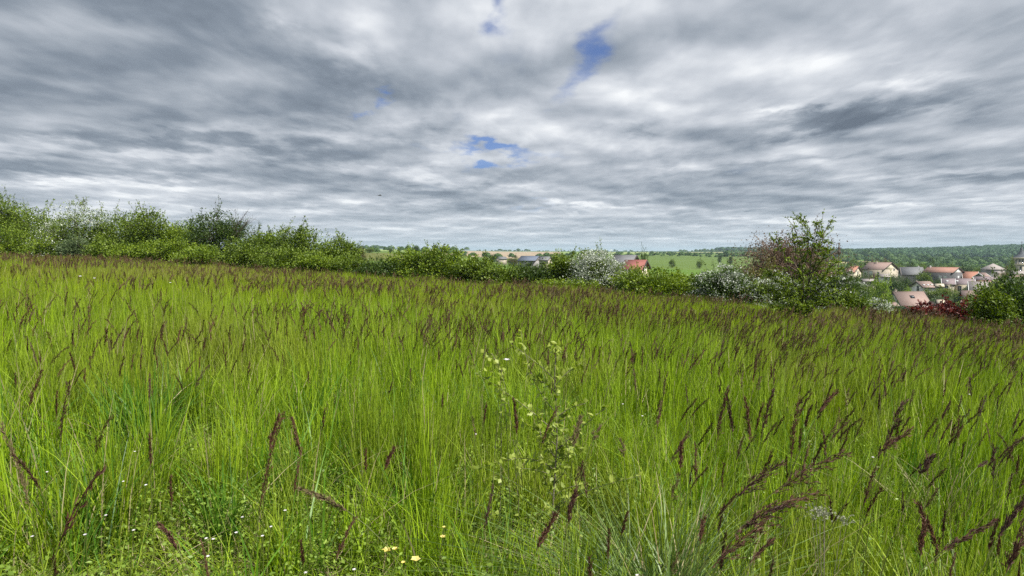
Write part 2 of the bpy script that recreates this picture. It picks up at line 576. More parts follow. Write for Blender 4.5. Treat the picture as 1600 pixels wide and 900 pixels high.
setr('crop_field', 690, 930, 2000, 9100)
setr('crop_field', 1180, 9000, 640, 1000)
setr('stubble_field', 1290, 1360, 900, 1050)
setr('hill', 1240, 9000, 1150, 9100)
setr('hill', 930, 1240, 2000, 9100)
inner = np.stack([np.full(NA, len(V) - 1), np.arange(NA), (np.arange(NA) + 1) % NA], -1)[:, ::-1]
for rn in GM:
    k = reg == rn
    if not k.any(): continue
    F = [Q[k]]
    if rn == 'meadow_ground': F.append(inner)
    used = np.unique(np.concatenate([f.ravel() for f in F]))
    remap = np.zeros(len(V), int); remap[used] = np.arange(len(used))
    me = mesh_np(rn, V[used], [remap[f] for f in F], None, [GM[rn]], None, True)
    o = obj(rn, me, kind='structure')


# ------------------------------------------------------------------ scattering with geometry nodes
def proto_collection(name, meshes, base):
    col_ = bpy.data.collections.new(name)
    for i, me in enumerate(meshes):
        o = bpy.data.objects.new(f'{base}.{i:03d}', me)
        col_.objects.link(o)
    return col_


def euler_from(a, tx, ty):
    """spin a about z, then tilt tx about x and ty about y -> XYZ eulers"""
    ca, sa = np.cos(a), np.sin(a)
    cx_, sx = np.cos(tx), np.sin(tx)
    cyy, sy = np.cos(ty), np.sin(ty)
    # R = Ry(ty) Rx(tx) Rz(a)
    r00 = cyy * ca + sy * sx * sa; r10 = cx_ * sa; r20 = -sy * ca + cyy * sx * sa
    r21 = sy * sa + cyy * sx * ca; r22 = cyy * cx_
    return np.stack([np.arctan2(r21, r22), np.arcsin(np.clip(-r20, -1, 1)), np.arctan2(r10, r00)], -1)


def scatter(name, pts, rot, scl, idx, col_, **props):
    me = bpy.data.meshes.new(name)
    n = len(pts)
    me.vertices.add(n)
    me.vertices.foreach_set('co', np.asarray(pts, np.float32).ravel())
    a = me.attributes.new('rot', 'FLOAT_VECTOR', 'POINT'); a.data.foreach_set('vector', np.asarray(rot, np.float32).ravel())
    scl = np.asarray(scl, np.float32)
    if scl.ndim == 1: scl = np.repeat(scl[:, None], 3, 1)
    a = me.attributes.new('scl', 'FLOAT_VECTOR', 'POINT'); a.data.foreach_set('vector', scl.ravel())
    a = me.attributes.new('idx', 'INT', 'POINT'); a.data.foreach_set('value', np.asarray(idx, np.int32))
    o = obj(name, me, **props)
    ng = bpy.data.node_groups.new(name + '_nodes', 'GeometryNodeTree')
    ng.interface.new_socket('Geometry', in_out='INPUT', socket_type='NodeSocketGeometry')
    ng.interface.new_socket('Geometry', in_out='OUTPUT', socket_type='NodeSocketGeometry')
    t = NT(ng)
    gi = t.n('NodeGroupInput'); go = t.n('NodeGroupOutput')
    ip = t.n('GeometryNodeInstanceOnPoints')
    ci = t.n('GeometryNodeCollectionInfo')
    ci.inputs[0].default_value = col_
    ci.inputs[1].default_value = True
    ci.inputs[2].default_value = True
    def na(nm, dt):
        nd = t.n('GeometryNodeInputNamedAttribute', data_type=dt)
        nd.inputs[0].default_value = nm
        return nd.outputs[0]
    e2r = t.n('FunctionNodeEulerToRotation')
    t.put(e2r.inputs[0], na('rot', 'FLOAT_VECTOR'))
    t.put(ip.inputs['Points'], gi.outputs[0])
    t.put(ip.inputs['Instance'], ci.outputs[0])
    ip.inputs['Pick Instance'].default_value = True
    t.put(ip.inputs['Instance Index'], na('idx', 'INT'))
    t.put(ip.inputs['Rotation'], e2r.outputs[0])
    t.put(ip.inputs['Scale'], na('scl', 'FLOAT_VECTOR'))
    t.put(go.inputs[0], ip.outputs[0])
    md = o.modifiers.new('scatter', 'NODES')
    md.node_group = ng
    return o


# ------------------------------------------------------------------ grass
M['grass'] = leaf_mat('grass_blade', (.04, .09, .005), (.365, .54, .014), .30, .6, ((.25, .24, .05), .5), .35, .35, .35)
M['grass_far'] = leaf_mat('grass_blade_far', (.06, .12, .008), (.37, .48, .02), .30, .65, ((.25, .21, .07), .65), .10, .15, .5)
M['grass_dry'] = leaf_mat('grass_dry', (.26, .21, .10), (.48, .42, .24), .25, .6)
M['sedge'] = leaf_mat('sedge_blade', (.03, .065, .012), (.20, .30, .075), .22, .42, spec=.45)
M['herb'] = leaf_mat('herb_leaf', (.10, .18, .02), (.30, .42, .06), .35, .45, inst=.4)
M['stalk'] = leaf_mat('seed_stalk', (.10, .14, .025), (.16, .17, .045), .15, .5)
M['panicle_far'] = leaf_mat('seed_head_far', (.045, .024, .014), (.19, .125, .05), .15, .7, inst=.5)
M['panicle'] = leaf_mat('seed_head', (.016, .007, .006), (.14, .062, .036), .12, .6, inst=.5)
M['panicle_tan'] = leaf_mat('seed_head_tan', (.08, .055, .028), (.23, .17, .085), .2, .7, inst=.3)


def blades(g, rng, n, rad, hmin, hmax, wd, segs, lean=.25, droop=.25, m=0, dryfrac=0, m_dry=1, base=None, hpow=1.0, tints=None):
    a = rng.random(n) * 2 * np.pi; rr = rad * np.sqrt(rng.random(n))
    b = np.stack([rr * np.cos(a), rr * np.sin(a), np.zeros(n) - .03], -1)
    if base is not None: b = b + base
    h = hmin + (hmax - hmin) * rng.random(n) ** hpow
    la = rng.random(n) * 2 * np.pi
    ld = np.stack([np.cos(la), np.sin(la), 0 * la], -1)
    l1 = np.abs(rng.normal(size=n)) * lean; l2 = np.abs(rng.normal(size=n)) * droop
    t = np.linspace(0, 1, segs + 1)[None, :, None]
    H = h[:, None, None]
    off = ld[:, None] * H * (l1[:, None, None] * t + l2[:, None, None] * t ** 2.6)
    z = H * (t - .35 * l2[:, None, None] * t ** 3)
    P = b[:, None] + off
    P[:, :, 2:3] += z
    fa = la + np.pi / 2 + rng.normal(size=n) * .7
    sd = np.stack([np.cos(fa), np.sin(fa), 0 * fa], -1)[:, None]
    wv = wd * (.7 + .6 * rng.random(n))[:, None, None] * (1 - t ** 2.2) ** .8 * .5
    wv = np.maximum(wv, wd * .04)
    L = P - sd * wv; Rr = P + sd * wv
    V = np.stack([L, Rr], 2).reshape(-1, 3)
    K = 2 * (segs + 1)
    q = np.array([[2 * i, 2 * i + 1, 2 * i + 3, 2 * i + 2] for i in range(segs)])
    Q = (np.arange(n)[:, None, None] * K + q[None]).reshape(-1, 4)
    tint = rng.random(n) if tints is None else tints[0] + (tints[1] - tints[0]) * rng.random(n)
    tt = np.clip(tint[:, None] * np.ones((1, K)), 0, 1).ravel()
    nd = int(n * dryfrac)
    g.add(V, Q[:(n - nd) * segs], None, tt, m)
    if nd:
        g.Q.append(Q[(n - nd) * segs:] + g.n - len(V)); g.QM.append(np.full(nd * segs, m_dry))


gm = [M['grass'], M['grass_dry']]
M['grass_broad'] = leaf_mat('broad_blade', (.035, .11, .010), (.14, .29, .02), .3, .45, spec=.4, inst=.3)
near_p = []
for k in range(10):
    rng = np.random.default_rng(100 + k); g = Geo()
    blades(g, rng, 54, .085, .26, .84, .0066, 4, .09, .13, 0, .05)
    blades(g, rng, 18, .14, .12, .42, .0062, 3, .45, .65, 0, .2)
    near_p.append(g.mesh('grass_clump', gm))
for k in range(3):    # broader bladed and strawy kinds
    rng = np.random.default_rng(140 + k); g = Geo()
    blades(g, rng, 26, .10, .35, .85, .0095, 5, .16, .38, 2 if k < 2 else 0, .02)
    blades(g, rng, 26, .12, .3, .95, .004, 4, .15, .3, 0, .5 if k == 2 else .1)
    near_p.append(g.mesh('grass_clump', gm + [M['grass_broad']]))
for k in range(3):    # lodged, matted clumps
    rng = np.random.default_rng(150 + k); g = Geo()
    blades(g, rng, 70, .17, .12, .5, .0055, 4, .9, .7, 0, .25)
    near_p.append(g.mesh('grass_clump', gm))
mid_p = []
for k in range(8):
    rng = np.random.default_rng(200 + k); g = Geo()
    blades(g, rng, 62, .14, .30, .88, .0100, 3, .09, .15, 0, .05)
    mid_p.append(g.mesh('grass_clump', gm))
far_p = []
for k in range(6):
    rng = np.random.default_rng(300 + k); g = Geo()
    blades(g, rng, 64, .22, .36, .88, .019, 2, .09, .13, 0, .05)
    far_p.append(g.mesh('grass_clump', [M['grass_far'], M['grass_dry']]))


def wedge(rng, r0, r1, dens, half=R(46)):
    area = half * (r1 * r1 - r0 * r0)
    n = int(area * dens)
    r = np.sqrt(r0 * r0 + rng.random(n) * (r1 * r1 - r0 * r0))
    a = (rng.random(n) * 2 - 1) * half
    x, y = r * np.sin(a), r * np.cos(a)
    k = edge_signed(x, y) < .5
    return x[k], y[k]


def lean_of(x, y):
    """wind bends the grass towards +x, more so further to the right"""
    return .02 + .12 * smooth((x / np.maximum(y, 1) + .05) / .6) + .13 * (vnoise(x, y, 1.7, 5) - .5)


OPEN = [  # small open / flattened spots: x, y, radius
    tuple(yfun(235, 640, 4.9)[:2]) + (.50,), tuple(yfun(500, 800, 3.0)[:2]) + (.36,), tuple(yfun(640, 820, 2.9)[:2]) + (.30,), tuple(yfun(1290, 850, 2.7)[:2]) + (.30,),
    tuple(yfun(150, 850, 2.7)[:2]) + (.45,), tuple(yfun(330, 730, 3.6)[:2]) + (.42,), tuple(yfun(400, 860, 2.5)[:2]) + (.45,), tuple(yfun(620, 860, 2.5)[:2]) + (.35,), tuple(yfun(240, 790, 3.0)[:2]) + (.34,), tuple(yfun(40, 800, 3.0)[:2]) + (.22,), tuple(yfun(470, 720, 3.7)[:2]) + (.25,),
    tuple(yfun(880, 700, 3.4)[:2]) + (.30,), tuple(yfun(1040, 800, 2.6)[:2]) + (.26,), tuple(yfun(780, 620, 3.7)[:2]) + (.25,),
]


def openness(x, y):
    o = np.zeros_like(x)
    for (a, b, rd) in OPEN:
        o = np.maximum(o, np.exp(-((x - a) ** 2 + (y - b) ** 2) / (rd * rd)))
    return o


rng = np.random.default_rng(7)
cg = proto_collection('grass clumps near', near_p + mid_p, 'grass_clump')
x1, y1 = wedge(rng, .9, 6.5, 44, R(50))
x2, y2 = wedge(rng, 6.2, 16, 26, R(46))
x = np.concatenate([x1, x2]); y = np.concatenate([y1, y2])
idx = np.concatenate([np.where(rng.random(len(x1)) < .16 + .2 * (vnoise(x1, y1, .8, 31) > .6), rng.integers(10, 13, len(x1)), rng.integers(0, 10, len(x1))), 16 + rng.integers(0, 8, len(x2))])
op = openness(x, y)
flat = (op > .35) & (rng.random(len(x)) < .85) & (np.arange(len(x)) < len(x1))
idx[flat] = 13 + rng.integers(0, 3, flat.sum())
keep = (rng.random(len(x)) < .35 + .65 * smooth((vnoise(x, y, .42, 41) - .18) / .25)) & ~((op > .55) & (rng.random(len(x)) < .45))
hgt = (.72 + .5 * vnoise(x, y, 1.1, 3) * .9) * (.9 + .2 * rng.random(len(x))) * (1 - .45 * op) * (.62 + .70 * rng.random(len(x)) ** 1.4)
hgt *= 1 - .12 * smooth((7 - np.hypot(x, y)) / 3)
hgt *= 1 - .30 * smooth((3.6 - np.hypot(x, y)) / 1.0) * smooth((.08 - x / np.maximum(y, .5)) / .15)
hgt *= 1 - .35 * np.exp(-((x ** 2 + y ** 2) / 1.6 ** 2))
s = np.stack([.9 + .2 * rng.random(len(x)), .9 + .2 * rng.random(len(x)), hgt], -1)
rot = euler_from(rng.random(len(x)) * 6.28, rng.normal(size=len(x)) * .06, lean_of(x, y) + rng.normal(size=len(x)) * .06)
pts = np.stack([x, y, ground_z(x, y)], -1)
scatter('meadow_grass', pts[keep], rot[keep], s[keep], idx[keep], cg, kind='stuff')
cf = proto_collection('grass clumps far', far_p, 'grass_clump_far')
x, y = wedge(rng, 15, 72, 11, R(44))
s = np.stack([.9 + .3 * rng.random(len(x))] * 2 + [(.75 + .4 * vnoise(x, y, 2.1, 3)) * (.9 + .2 * rng.random(len(x)))], -1)
rot = euler_from(rng.random(len(x)) * 6.28, rng.normal(size=len(x)) * .06, lean_of(x, y) + rng.normal(size=len(x)) * .05)
scatter('distant_meadow_grass', np.stack([x, y, ground_z(x, y)], -1), rot, s, rng.integers(0, 6, len(x)), cf, kind='stuff')


# ------------------------------------------------------------------ seeding stalks
def panicle_geo(g, rng, P0, D0, L, bend, nb=15, spread=.33, ksize=.011, kn=7, m=0, side=1.0, blen=.24):
    """P0 base point, D0 axis direction, L length; branches of little spikelets drooping to one side"""
    n = 9
    t = np.linspace(0, 1, n)
    D0 = np.asarray(D0, float); side_v = np.array([1., 0, 0]) * side
    ax = P0 + D0 * (t * L)[:, None] + (side_v * bend + np.array([0, 0, -.35 * bend])) * (L * t ** 2)[:, None]
    g.tube(ax, np.linspace(.0016, .0006, n) * (ksize / .011), 3, .3, m, False)
    cs = []; ds = []
    for b in range(nb):
        tb = (b + .2 * rng.random()) / nb * .93
        p = np.array([np.interp(tb, t, ax[:, i]) for i in range(3)])
        i = min(int(tb * (n - 1)), n - 2)
        axd = unit(ax[i + 1] - ax[i])
        rd = unit(rng.normal(size=3) + side_v * 1.0 * bend * 3)
        d = unit(axd + rd * spread * (.6 + .8 * rng.random()))
        bl = L * blen * (1 - .62 * tb) * (.6 + .6 * rng.random())
        kk = max(3, int(kn * (.5 + bl / (L * blen))))
        tt = np.linspace(.12, 1, kk)
        q = p + d * (tt * bl)[:, None] + np.array([0, 0, -.15]) * (bl * tt ** 2)[:, None]
        q += rng.normal(size=q.shape) * ksize * .22
        cs.append(q); ds.append(np.tile(d, (kk, 1)) + rng.normal(size=(kk, 3)) * .28)
    c = np.concatenate(cs); d = np.concatenate(ds)
    g.kites(c, d, ksize * (1.3 + .8 * rng.random(len(c))), ksize * .30, rng, None, m, .3)
    g.kites(c + rng.normal(size=c.shape) * ksize * .2, d + rng.normal(size=c.shape) * .2, ksize * (1.3 + .8 * rng.random(len(c))), ksize * .30, rng, None, m, .3)


def stem_curve(H, bend, n=7):
    t = np.linspace(0, 1, n)
    return np.stack([bend * H * t ** 2.2, 0 * t, H * t * (1 - .25 * bend * t)], -1)


def stalk_meshes(seed, H=.82, L=.20, bend=.18, spread=.3, nb=15, kn=7, ks=.011, leaves_=2, pm='panicle'):
    rng = np.random.default_rng(seed)
    sc = stem_curve(H, bend)
    g = Geo()
    g.tube(sc, np.linspace(.0022, .0013, len(sc)), 4, .35, 0, False)
    for _ in range(leaves_):
        f = rng.uniform(.15, .6); i = int(f * 6)
        a = rng.random() * 6.28
        d = unit(np.array([math.cos(a), math.sin(a), 1.3]))
        tt = np.linspace(0, 1, 5)[:, None]
        ll = rng.uniform(.12, .25)
        cc = sc[i] + d * ll * tt + np.array([math.cos(a), math.sin(a), -1.]) * ll * .45 * tt ** 2
        sd = np.array([-math.sin(a), math.cos(a), 0]) * .0025
        wv = (1 - tt ** 2)
        Vv = np.stack([cc - sd * wv, cc + sd * wv], 1).reshape(-1, 3)
        g.add(Vv, [[2 * q, 2 * q + 1, 2 * q + 3, 2 * q + 2] for q in range(4)], None, .7, 0)
    stem = g.mesh('stem', [M['stalk']])
    g = Geo()
    dd = unit(sc[-1] - sc[-2])
    panicle_geo(g, rng, sc[-1], dd, L, bend * 1.3, nb, spread, ks, kn, 0)
    pan = g.mesh('seed_head', [M[pm]])
    return stem, pan, sc[-1] + dd * L


def joined_stalk(seed, H, L, bend, spread, nb, kn, ks, wst=.0016, pm=1):
    rng = np.random.default_rng(seed)
    sc = stem_curve(H, bend, 4)
    g = Geo()
    g.tube(sc, wst, 3, .4, 0, False)
    panicle_geo(g, rng, sc[-1], unit(sc[-1] - sc[-2]), L, bend * 1.3, nb, spread, ks, kn, pm)
    return g.mesh('seed_stalk', [M['stalk'], M['panicle'], M['panicle_tan'], M['panicle_far']])


midst = [joined_stalk(400 + k, .72 + .02 * k, .15 + .012 * k, .03 + .03 * k, .11 + .02 * (k % 4), 9, 4, .017, .0022) for k in range(8)]
farst = [joined_stalk(420 + k, .70 + .03 * k, .20, .03 + .04 * k, .10, 5, 3, .036, .004) for k in range(4)] + \
        [joined_stalk(430 + k, .70 + .03 * k, .20, .03 + .04 * k, .10, 5, 3, .036, .004, 2) for k in range(4)] + \
        [joined_stalk(440 + k, .70 + .03 * k, .20, .03 + .04 * k, .10, 5, 3, .036, .004, 3) for k in range(6)]


def seed_density(x, y):
    """relative density of the seeding stalks: more in drifts, along the far side and to the right"""
    dd = edge_signed(x, y)
    drift = smooth((vnoise(x, y, 2.6, 11) * .6 + vnoise(x, y, .9, 12) * .4 - .40) / .28)
    base = .55 + .50 * smooth((x / np.maximum(y, 1) + .1) / .6) + .10 * smooth((dd + 16) / 12)
    base = base * (1 - .45 * smooth((dd + 9) / 7))
    return np.clip(base * (.22 + 1.3 * drift), 0, 1.6)


rng = np.random.default_rng(21)
x, y = wedge(rng, 1.9, 15, 34, R(44))
k = rng.random(len(x)) < seed_density(x, y) / 1.6 * (.62 + .38 * smooth((y - 3) / 4))
x, y = x[k], y[k]
r_ = np.hypot(x, y)
order = np.argsort(r_ + 100 * (np.abs(np.arctan2(x, y)) > R(37.5)))
x, y = x[order], y[order]
NIND = 255
near_stalks = list(zip(x[:NIND], y[:NIND]))
x, y = x[NIND:], y[NIND:]
xf, yf = wedge(rng, 15, 70, 17, R(43))
k = rng.random(len(xf)) < seed_density(xf, yf) / 1.3
xf, yf = xf[k], yf[k]
far_idx = np.where(rng.random(len(xf)) < .35, rng.integers(8, 12, len(xf)), rng.integers(12, 22, len(xf)))
X_ = np.concatenate([x, xf]); Y_ = np.concatenate([y, yf])
I_ = np.concatenate([rng.integers(0, 8, len(x)), far_idx])
rot = euler_from(rng.normal(size=len(X_)) * (1.7 - 1.0 * smooth((X_ / np.maximum(Y_, 1) + .1) / .5)), rng.normal(size=len(X_)) * .10, lean_of(X_, Y_) * .95 + rng.normal(size=len(X_)) * .12)
hs = (.78 + .3 * vnoise(X_, Y_, 1.6, 3)) * (.9 + .25 * rng.random(len(X_)))
cs_ = proto_collection('seed stalks', midst + farst, 'seed_stalk')
scatter('seeding_grass_stalks', np.stack([X_, Y_, ground_z(X_, Y_)], -1), rot, np.stack([.82 + 0 * hs, .82 + 0 * hs, hs], -1), I_, cs_, kind='stuff')
print('stalk instances', len(X_), 'near', len(near_stalks))
def place_stalk(stem, pan, x, y, rz, tilt, sc, label, group='seeding grass stalks in the near meadow', name='seed_stalk'):
    t = thing(name, label, 'grass stalk', (x, y, gz(x, y)), 0, group)
    t.rotation_euler = (0.0, tilt, rz)
    t.scale = sc
    obj('stem', stem, t); obj('seed_head', pan, t)
    return t


variants = [stalk_meshes(500 + k, .78 + .035 * (k % 4), .11 + .022 * (k % 5), .02 + .045 * (k % 5), (.10, .16, .24, .13, .34, .12)[k % 6], 11 + k % 5, ks=.0095) for k in range(14)] + \
           [stalk_meshes(520 + k, .78, .13, .10, .45, 12, 7, .009, pm='panicle_tan') for k in range(3)]
REG = ['by the left border', 'round the dark green tuft', 'right of the left clearing', 'left of the pale sapling', 'round the pale sapling', 'behind the arching sedge tuft', 'over the big arching purple heads', 'by the right border']
rng = np.random.default_rng(33)
for (x, y) in near_stalks:
    k = int(rng.integers(0, 14)) if rng.random() > .08 else 14 + int(rng.integers(0, 3))
    s_ = float(rng.uniform(.82, 1.08))
    if math.hypot(x, y) < 2.6: s_ *= .88
    ppx = 800 + x / y * FPX; rg_ = math.hypot(x, y)
    where = REG[min(int(max(ppx, 0) // 200), 7)]
    row_ = 'in the front rows' if rg_ < 3.6 else ('in the middle rows' if rg_ < 5.2 else 'in the back rows')
    kd_ = 'purple-brown seeding' if k < 14 else 'tan loose-headed'
    place_stalk(variants[k][0], variants[k][1], float(x), float(y), float(rng.normal() * (1.5 if x / y < .15 else .8)), float(lean_of(np.array([x]), np.array([y]))[0] + rng.normal() * .13), (s_ * .8, s_ * .8, s_),
                f'{kd_} stalk {row_}, {where}', f'{kd_} stalks {row_}, {where}')


# the stalks that stand out one by one: head base px, head tip px, depth, spread, label
HERO = [
    ((405, 800), (430, 637), 2.7, .16, 'panicle', 'tall near-black seed head standing bolt upright before the left clearing'),
    ((421, 705), (431, 646), 2.9, .30, 'panicle', 'short dark seed head crossing behind the tall upright black one'),
    ((470, 718), (461, 650), 3.2, .25, 'panicle', 'slim dark seed head just right of the tall upright black one'),
    ((48, 800), (14, 652), 2.6, .16, 'panicle_tan', 'bent brownish seed head drooping back along the left border'),
    ((95, 690), (102, 588), 3.4, .26, 'panicle', 'thick upright dark seed head near the left border'),
    ((44, 640), (60, 575), 3.8, .26, 'panicle', 'straight dark seed head at the far left edge of the meadow'),
    ((278, 860), (256, 815), 2.4, .3, 'panicle', 'small crooked dark head low in the left corner grass'),
    ((545, 800), (478, 755), 2.4, .45, 'panicle_tan', 'pale brown open seed head leaning left above the bottom border'),
    ((600, 735), (612, 698), 2.9, .2, 'panicle', 'little reddish black seed head left of the yellow flowers'),
    ((808, 680), (806, 622), 3.2, .2, 'panicle', 'dark upright seed head just left of the pale-leaved sapling'),
    ((838, 860), (862, 800), 2.3, .22, 'panicle', 'thin leaning dark head below the pale-leaved sapling'),
    ((887, 820), (895, 765), 2.3, .2, 'panicle', 'slender dark head between the sapling and the arching tuft'),
    ((1063, 735), (1062, 690), 2.8, .2, 'panicle', 'single thin black head rising behind the arching sedge tuft'),
    ((1150, 778), (1209, 719), 2.1, .42, 'panicle', 'arching purple seed head, left one of the big right pair'),
    ((1206, 772), (1296, 697), 2.0, .45, 'panicle', 'largest arching purple seed head reaching furthest right of the big group'),
    ((1172, 812), (1262, 762), 2.0, .48, 'panicle', 'dense purple seed head with spreading branches under the largest one'),
    ((1150, 832), (1215, 780), 1.95, .4, 'panicle', 'low purple seed head sweeping right in the big arching group'),
    ((1112, 888), (1184, 805), 1.85, .42, 'panicle', 'lowest bushy purple head above the bottom border right of the tuft'),
    ((1172, 880), (1203, 836), 1.85, .25, 'panicle', 'narrow purple head below the big arching group'),
    ((1094, 850), (1098, 805), 2.0, .3, 'panicle', 'dark crooked head between the sedge tuft and the arching group'),
    ((1120, 690), (1131, 602), 3.0, .2, 'panicle', 'tall straight dark head leading the upright cluster right of centre'),
    ((1145, 680), (1140, 615), 3.1, .2, 'panicle', 'dark head in the middle of the upright cluster right of centre'),
    ((1172, 690), (1168, 618), 3.0, .24, 'panicle', 'reddish dark head on the right of the upright cluster'),
    ((1192, 672), (1203, 606), 3.1, .26, 'panicle', 'dark head with a kink beyond the upright cluster'),
    ((1236, 720), (1243, 618), 2.8, .26, 'panicle', 'long dark head rising behind the largest arching one'),
    ((1280, 645), (1302, 608), 3.0, .3, 'panicle', 'short slanting dark head above the largest arching one'),
    ((1385, 700), (1403, 625), 2.7, .4, 'panicle', 'loose branching dark head in the open grass on the right'),
    ((1372, 712), (1412, 668), 2.6, .5, 'panicle', 'broad ragged dark head below the loose branching one'),
    ((1435, 745), (1452, 708), 2.5, .4, 'panicle', 'forked dark head standing alone in the lower right grass'),
    ((1438, 868), (1440, 812), 2.1, .18, 'panicle', 'stiff black head low in the right-hand grass'),
    ((1468, 865), (1540, 806), 2.1, .28, 'panicle', 'long bowed dark head bending right near the lower right corner'),
    ((1466, 860), (1442, 785), 2.15, .18, 'panicle', 'thin black head leaning left against the bowed one'),
    ((1560, 840), (1598, 765), 1.95, .26, 'panicle', 'big brown head cut by the right border'),
    ((1572, 895), (1596, 820), 1.8, .34, 'panicle', 'brown feathery head in the very lower right corner'),
    ((1527, 730), (1536, 722), 2.8, .2, 'panicle', 'tiny dark tip in the grass right of the forked head'),
    ((975, 716), (972, 684), 2.9, .8, 'panicle_tan', 'fluffy pale tan head right of the sapling'),
    ((925, 690), (935, 662), 2.9, .9, 'panicle_tan', 'fluffy straw-coloured head on a dark leaning stem beside the sapling'),
    ((897, 700), (903, 650), 3.0, .7, 'panicle_tan', 'faded fluffy head directly right of the sapling stem'),
]
for i, (pb, pt, dep, spr, pm, lab) in enumerate(HERO):
    rng = np.random.default_rng(900 + i)
    B = yfun(pb[0], pb[1], dep); T = yfun(pt[0], pt[1], dep + .03)
    ax = np.array(T - B); L = np.linalg.norm(ax); d = ax / L
    gx0 = B.x - d[0] * .35; gy0 = dep + rng.uniform(-.05, .05)
    g0 = np.array([gx0, gy0, gz(gx0, gy0)])
    tt = np.linspace(0, 1, 9)[:, None]
    Bv = np.array(B)
    c1 = g0 + np.array([0, 0, (Bv[2] - g0[2]) * .55]); c2 = Bv - d * .22
    sc = (1 - tt) ** 3 * g0 + 3 * (1 - tt) ** 2 * tt * c1 + 3 * (1 - tt) * tt ** 2 * c2 + tt ** 3 * Bv
    org = Vector(g0)
    t = thing('seed_stalk', lab, 'grass stalk', org, 0, 'seeding stalks that stand out')
    g = Geo(); g.tube(sc - g0, np.linspace(.0022, .0014, 9), 5, .35, 0, False)
    obj('stem', g.mesh('stem', [M['stalk']]), t)
    g = Geo()
    bend = .10 + .25 * abs(d[0])
    big_ = spr > .38 and pm == 'panicle'
    panicle_geo(g, rng, Bv - g0, d, max(L, .07), bend * .6, 16 if L > .1 else 10, spr * (.9 if big_ else .62), .0105 if L > .1 else .008, 8, 0, 1 if d[0] >= 0 else -1, .42 if big_ else .3)
    obj('seed_head', g.mesh('seed_head', [M[pm]]), t)


# ------------------------------------------------------------------ tufts, herbs and flowers
def tuft(label, px, py, dep, n, rad, h, wd, lean, droop, seed, mats, tints=None):
    x, y, z = tuple(yfun(px, py, dep)[:2]) + (0,)
    z = gz(x, y)
    g = Geo(); rng = np.random.default_rng(seed)
    blades(g, rng, n, rad, h * .5, h, wd, 8, lean, droop, 0, .06, tints=tints)
    me = g.mesh('grass_tuft', mats)
    return obj('grass_tuft', me, None, (x, y, z), label=label, category='grass tuft')


tuft('pale arching sedge tuft fanning out at the bottom right of centre', 1040, 800, 2.75, 520, .11, .86, .0075, .38, .85, 61, [M['sedge'], M['grass_dry']])
tuft('smaller fine arching tuft spilling left beside the big sedge tuft', 985, 760, 3.0, 220, .10, .75, .006, .5, .9, 62, [M['sedge'], M['grass_dry']])
tuft('deep green broad-bladed tuft in the hollow on the left', 215, 600, 5.0, 260, .2, .85, .012, .22, .45, 63, [M['grass_broad'], M['grass_dry']])
tuft('bluish broad-bladed tuft between the left clearing and the black seed head', 345, 700, 3.6, 90, .08, .7, .008, .25, .4, 64, [M['grass_broad'], M['grass_dry']])
tuft('bleached straw-coloured tuft leaning right in the right-hand grass', 1482, 640, 4.2, 60, .08, .85, .006, .6, .5, 65, [M['grass_dry'], M['grass_dry']])
tuft('loose fine tuft under the lichen-grey weed at lower right', 1300, 850, 2.6, 220, .16, .6, .0055, .6, .8, 66, [M['sedge'], M['grass_dry']])
tuft('dry bleached tuft on the left slope below the hedge', 72, 505, 9.0, 60, .12, .7, .009, .5, .5, 67, [M['grass_dry'], M['grass_dry']])

# low herb layer
hp = []
for k in range(6):
    rng = np.random.default_rng(700 + k); g = Geo()
    n = 46
    c = np.stack([rng.normal(size=n) * .06, rng.normal(size=n) * .06, rng.random(n) * .16 + .01], -1)
    d = rng.normal(size=(n, 3)); d[:, 2] = np.abs(d[:, 2]) * .5
    g.kites(c, d, .011 + .014 * rng.random(n), .008 + .007 * rng.random(n), rng, None, 0, .15)
    for q in range(5):
        g.tube([(0, 0, -.02), tuple(c[q] * .6), tuple(c[q])], .0009, 3, .3, 0, False)
    hp.append(g.mesh('herb', [M['herb']]))
for k in range(2):
    rng = np.random.default_rng(720 + k); g = Geo()
    n = 26
    c = np.stack([rng.normal(size=n) * .09, rng.normal(size=n) * .09, rng.random(n) * .06], -1)
    d = rng.normal(size=(n, 3)); d[:, 2] *= .25
    g.kites(c, d, .08 + .12 * rng.random(n), .004, rng, None, 0, .1)
    hp.append(g.mesh('straw', [M['grass_dry']]))
rng = np.random.default_rng(44)
x, y = wedge(rng, 1.2, 7, 85, R(46))
op = openness(x, y)
k = rng.random(len(x)) < .35 + .65 * op
x, y = x[k], y[k]; op = op[k]
idx = np.where(rng.random(len(x)) < .22, 6 + rng.integers(0, 2, len(x)), rng.integers(0, 6, len(x)))
lift = rng.random(len(x)) * .22 * (idx < 6)
rot = euler_from(rng.random(len(x)) * 6.28, rng.normal(size=len(x)) * .2, rng.normal(size=len(x)) * .2)
scatter('meadow_herbs', np.stack([x, y, ground_z(x, y) + lift], -1), rot, .8 + .7 * rng.random(len(x)), idx, proto_collection('herbs', hp, 'herb'), kind='stuff')

# flowers
M['petal_yellow'] = leaf_mat('petal_yellow', (.74, .60, .14), (.85, .76, .30), .3, .5)
M['petal_white'] = leaf_mat('petal_white', (.66, .62, .66), (.85, .84, .85), .3, .6)
M['petal_violet'] = leaf_mat('petal_violet', (.22, .18, .45), (.35, .30, .62), .3, .6)


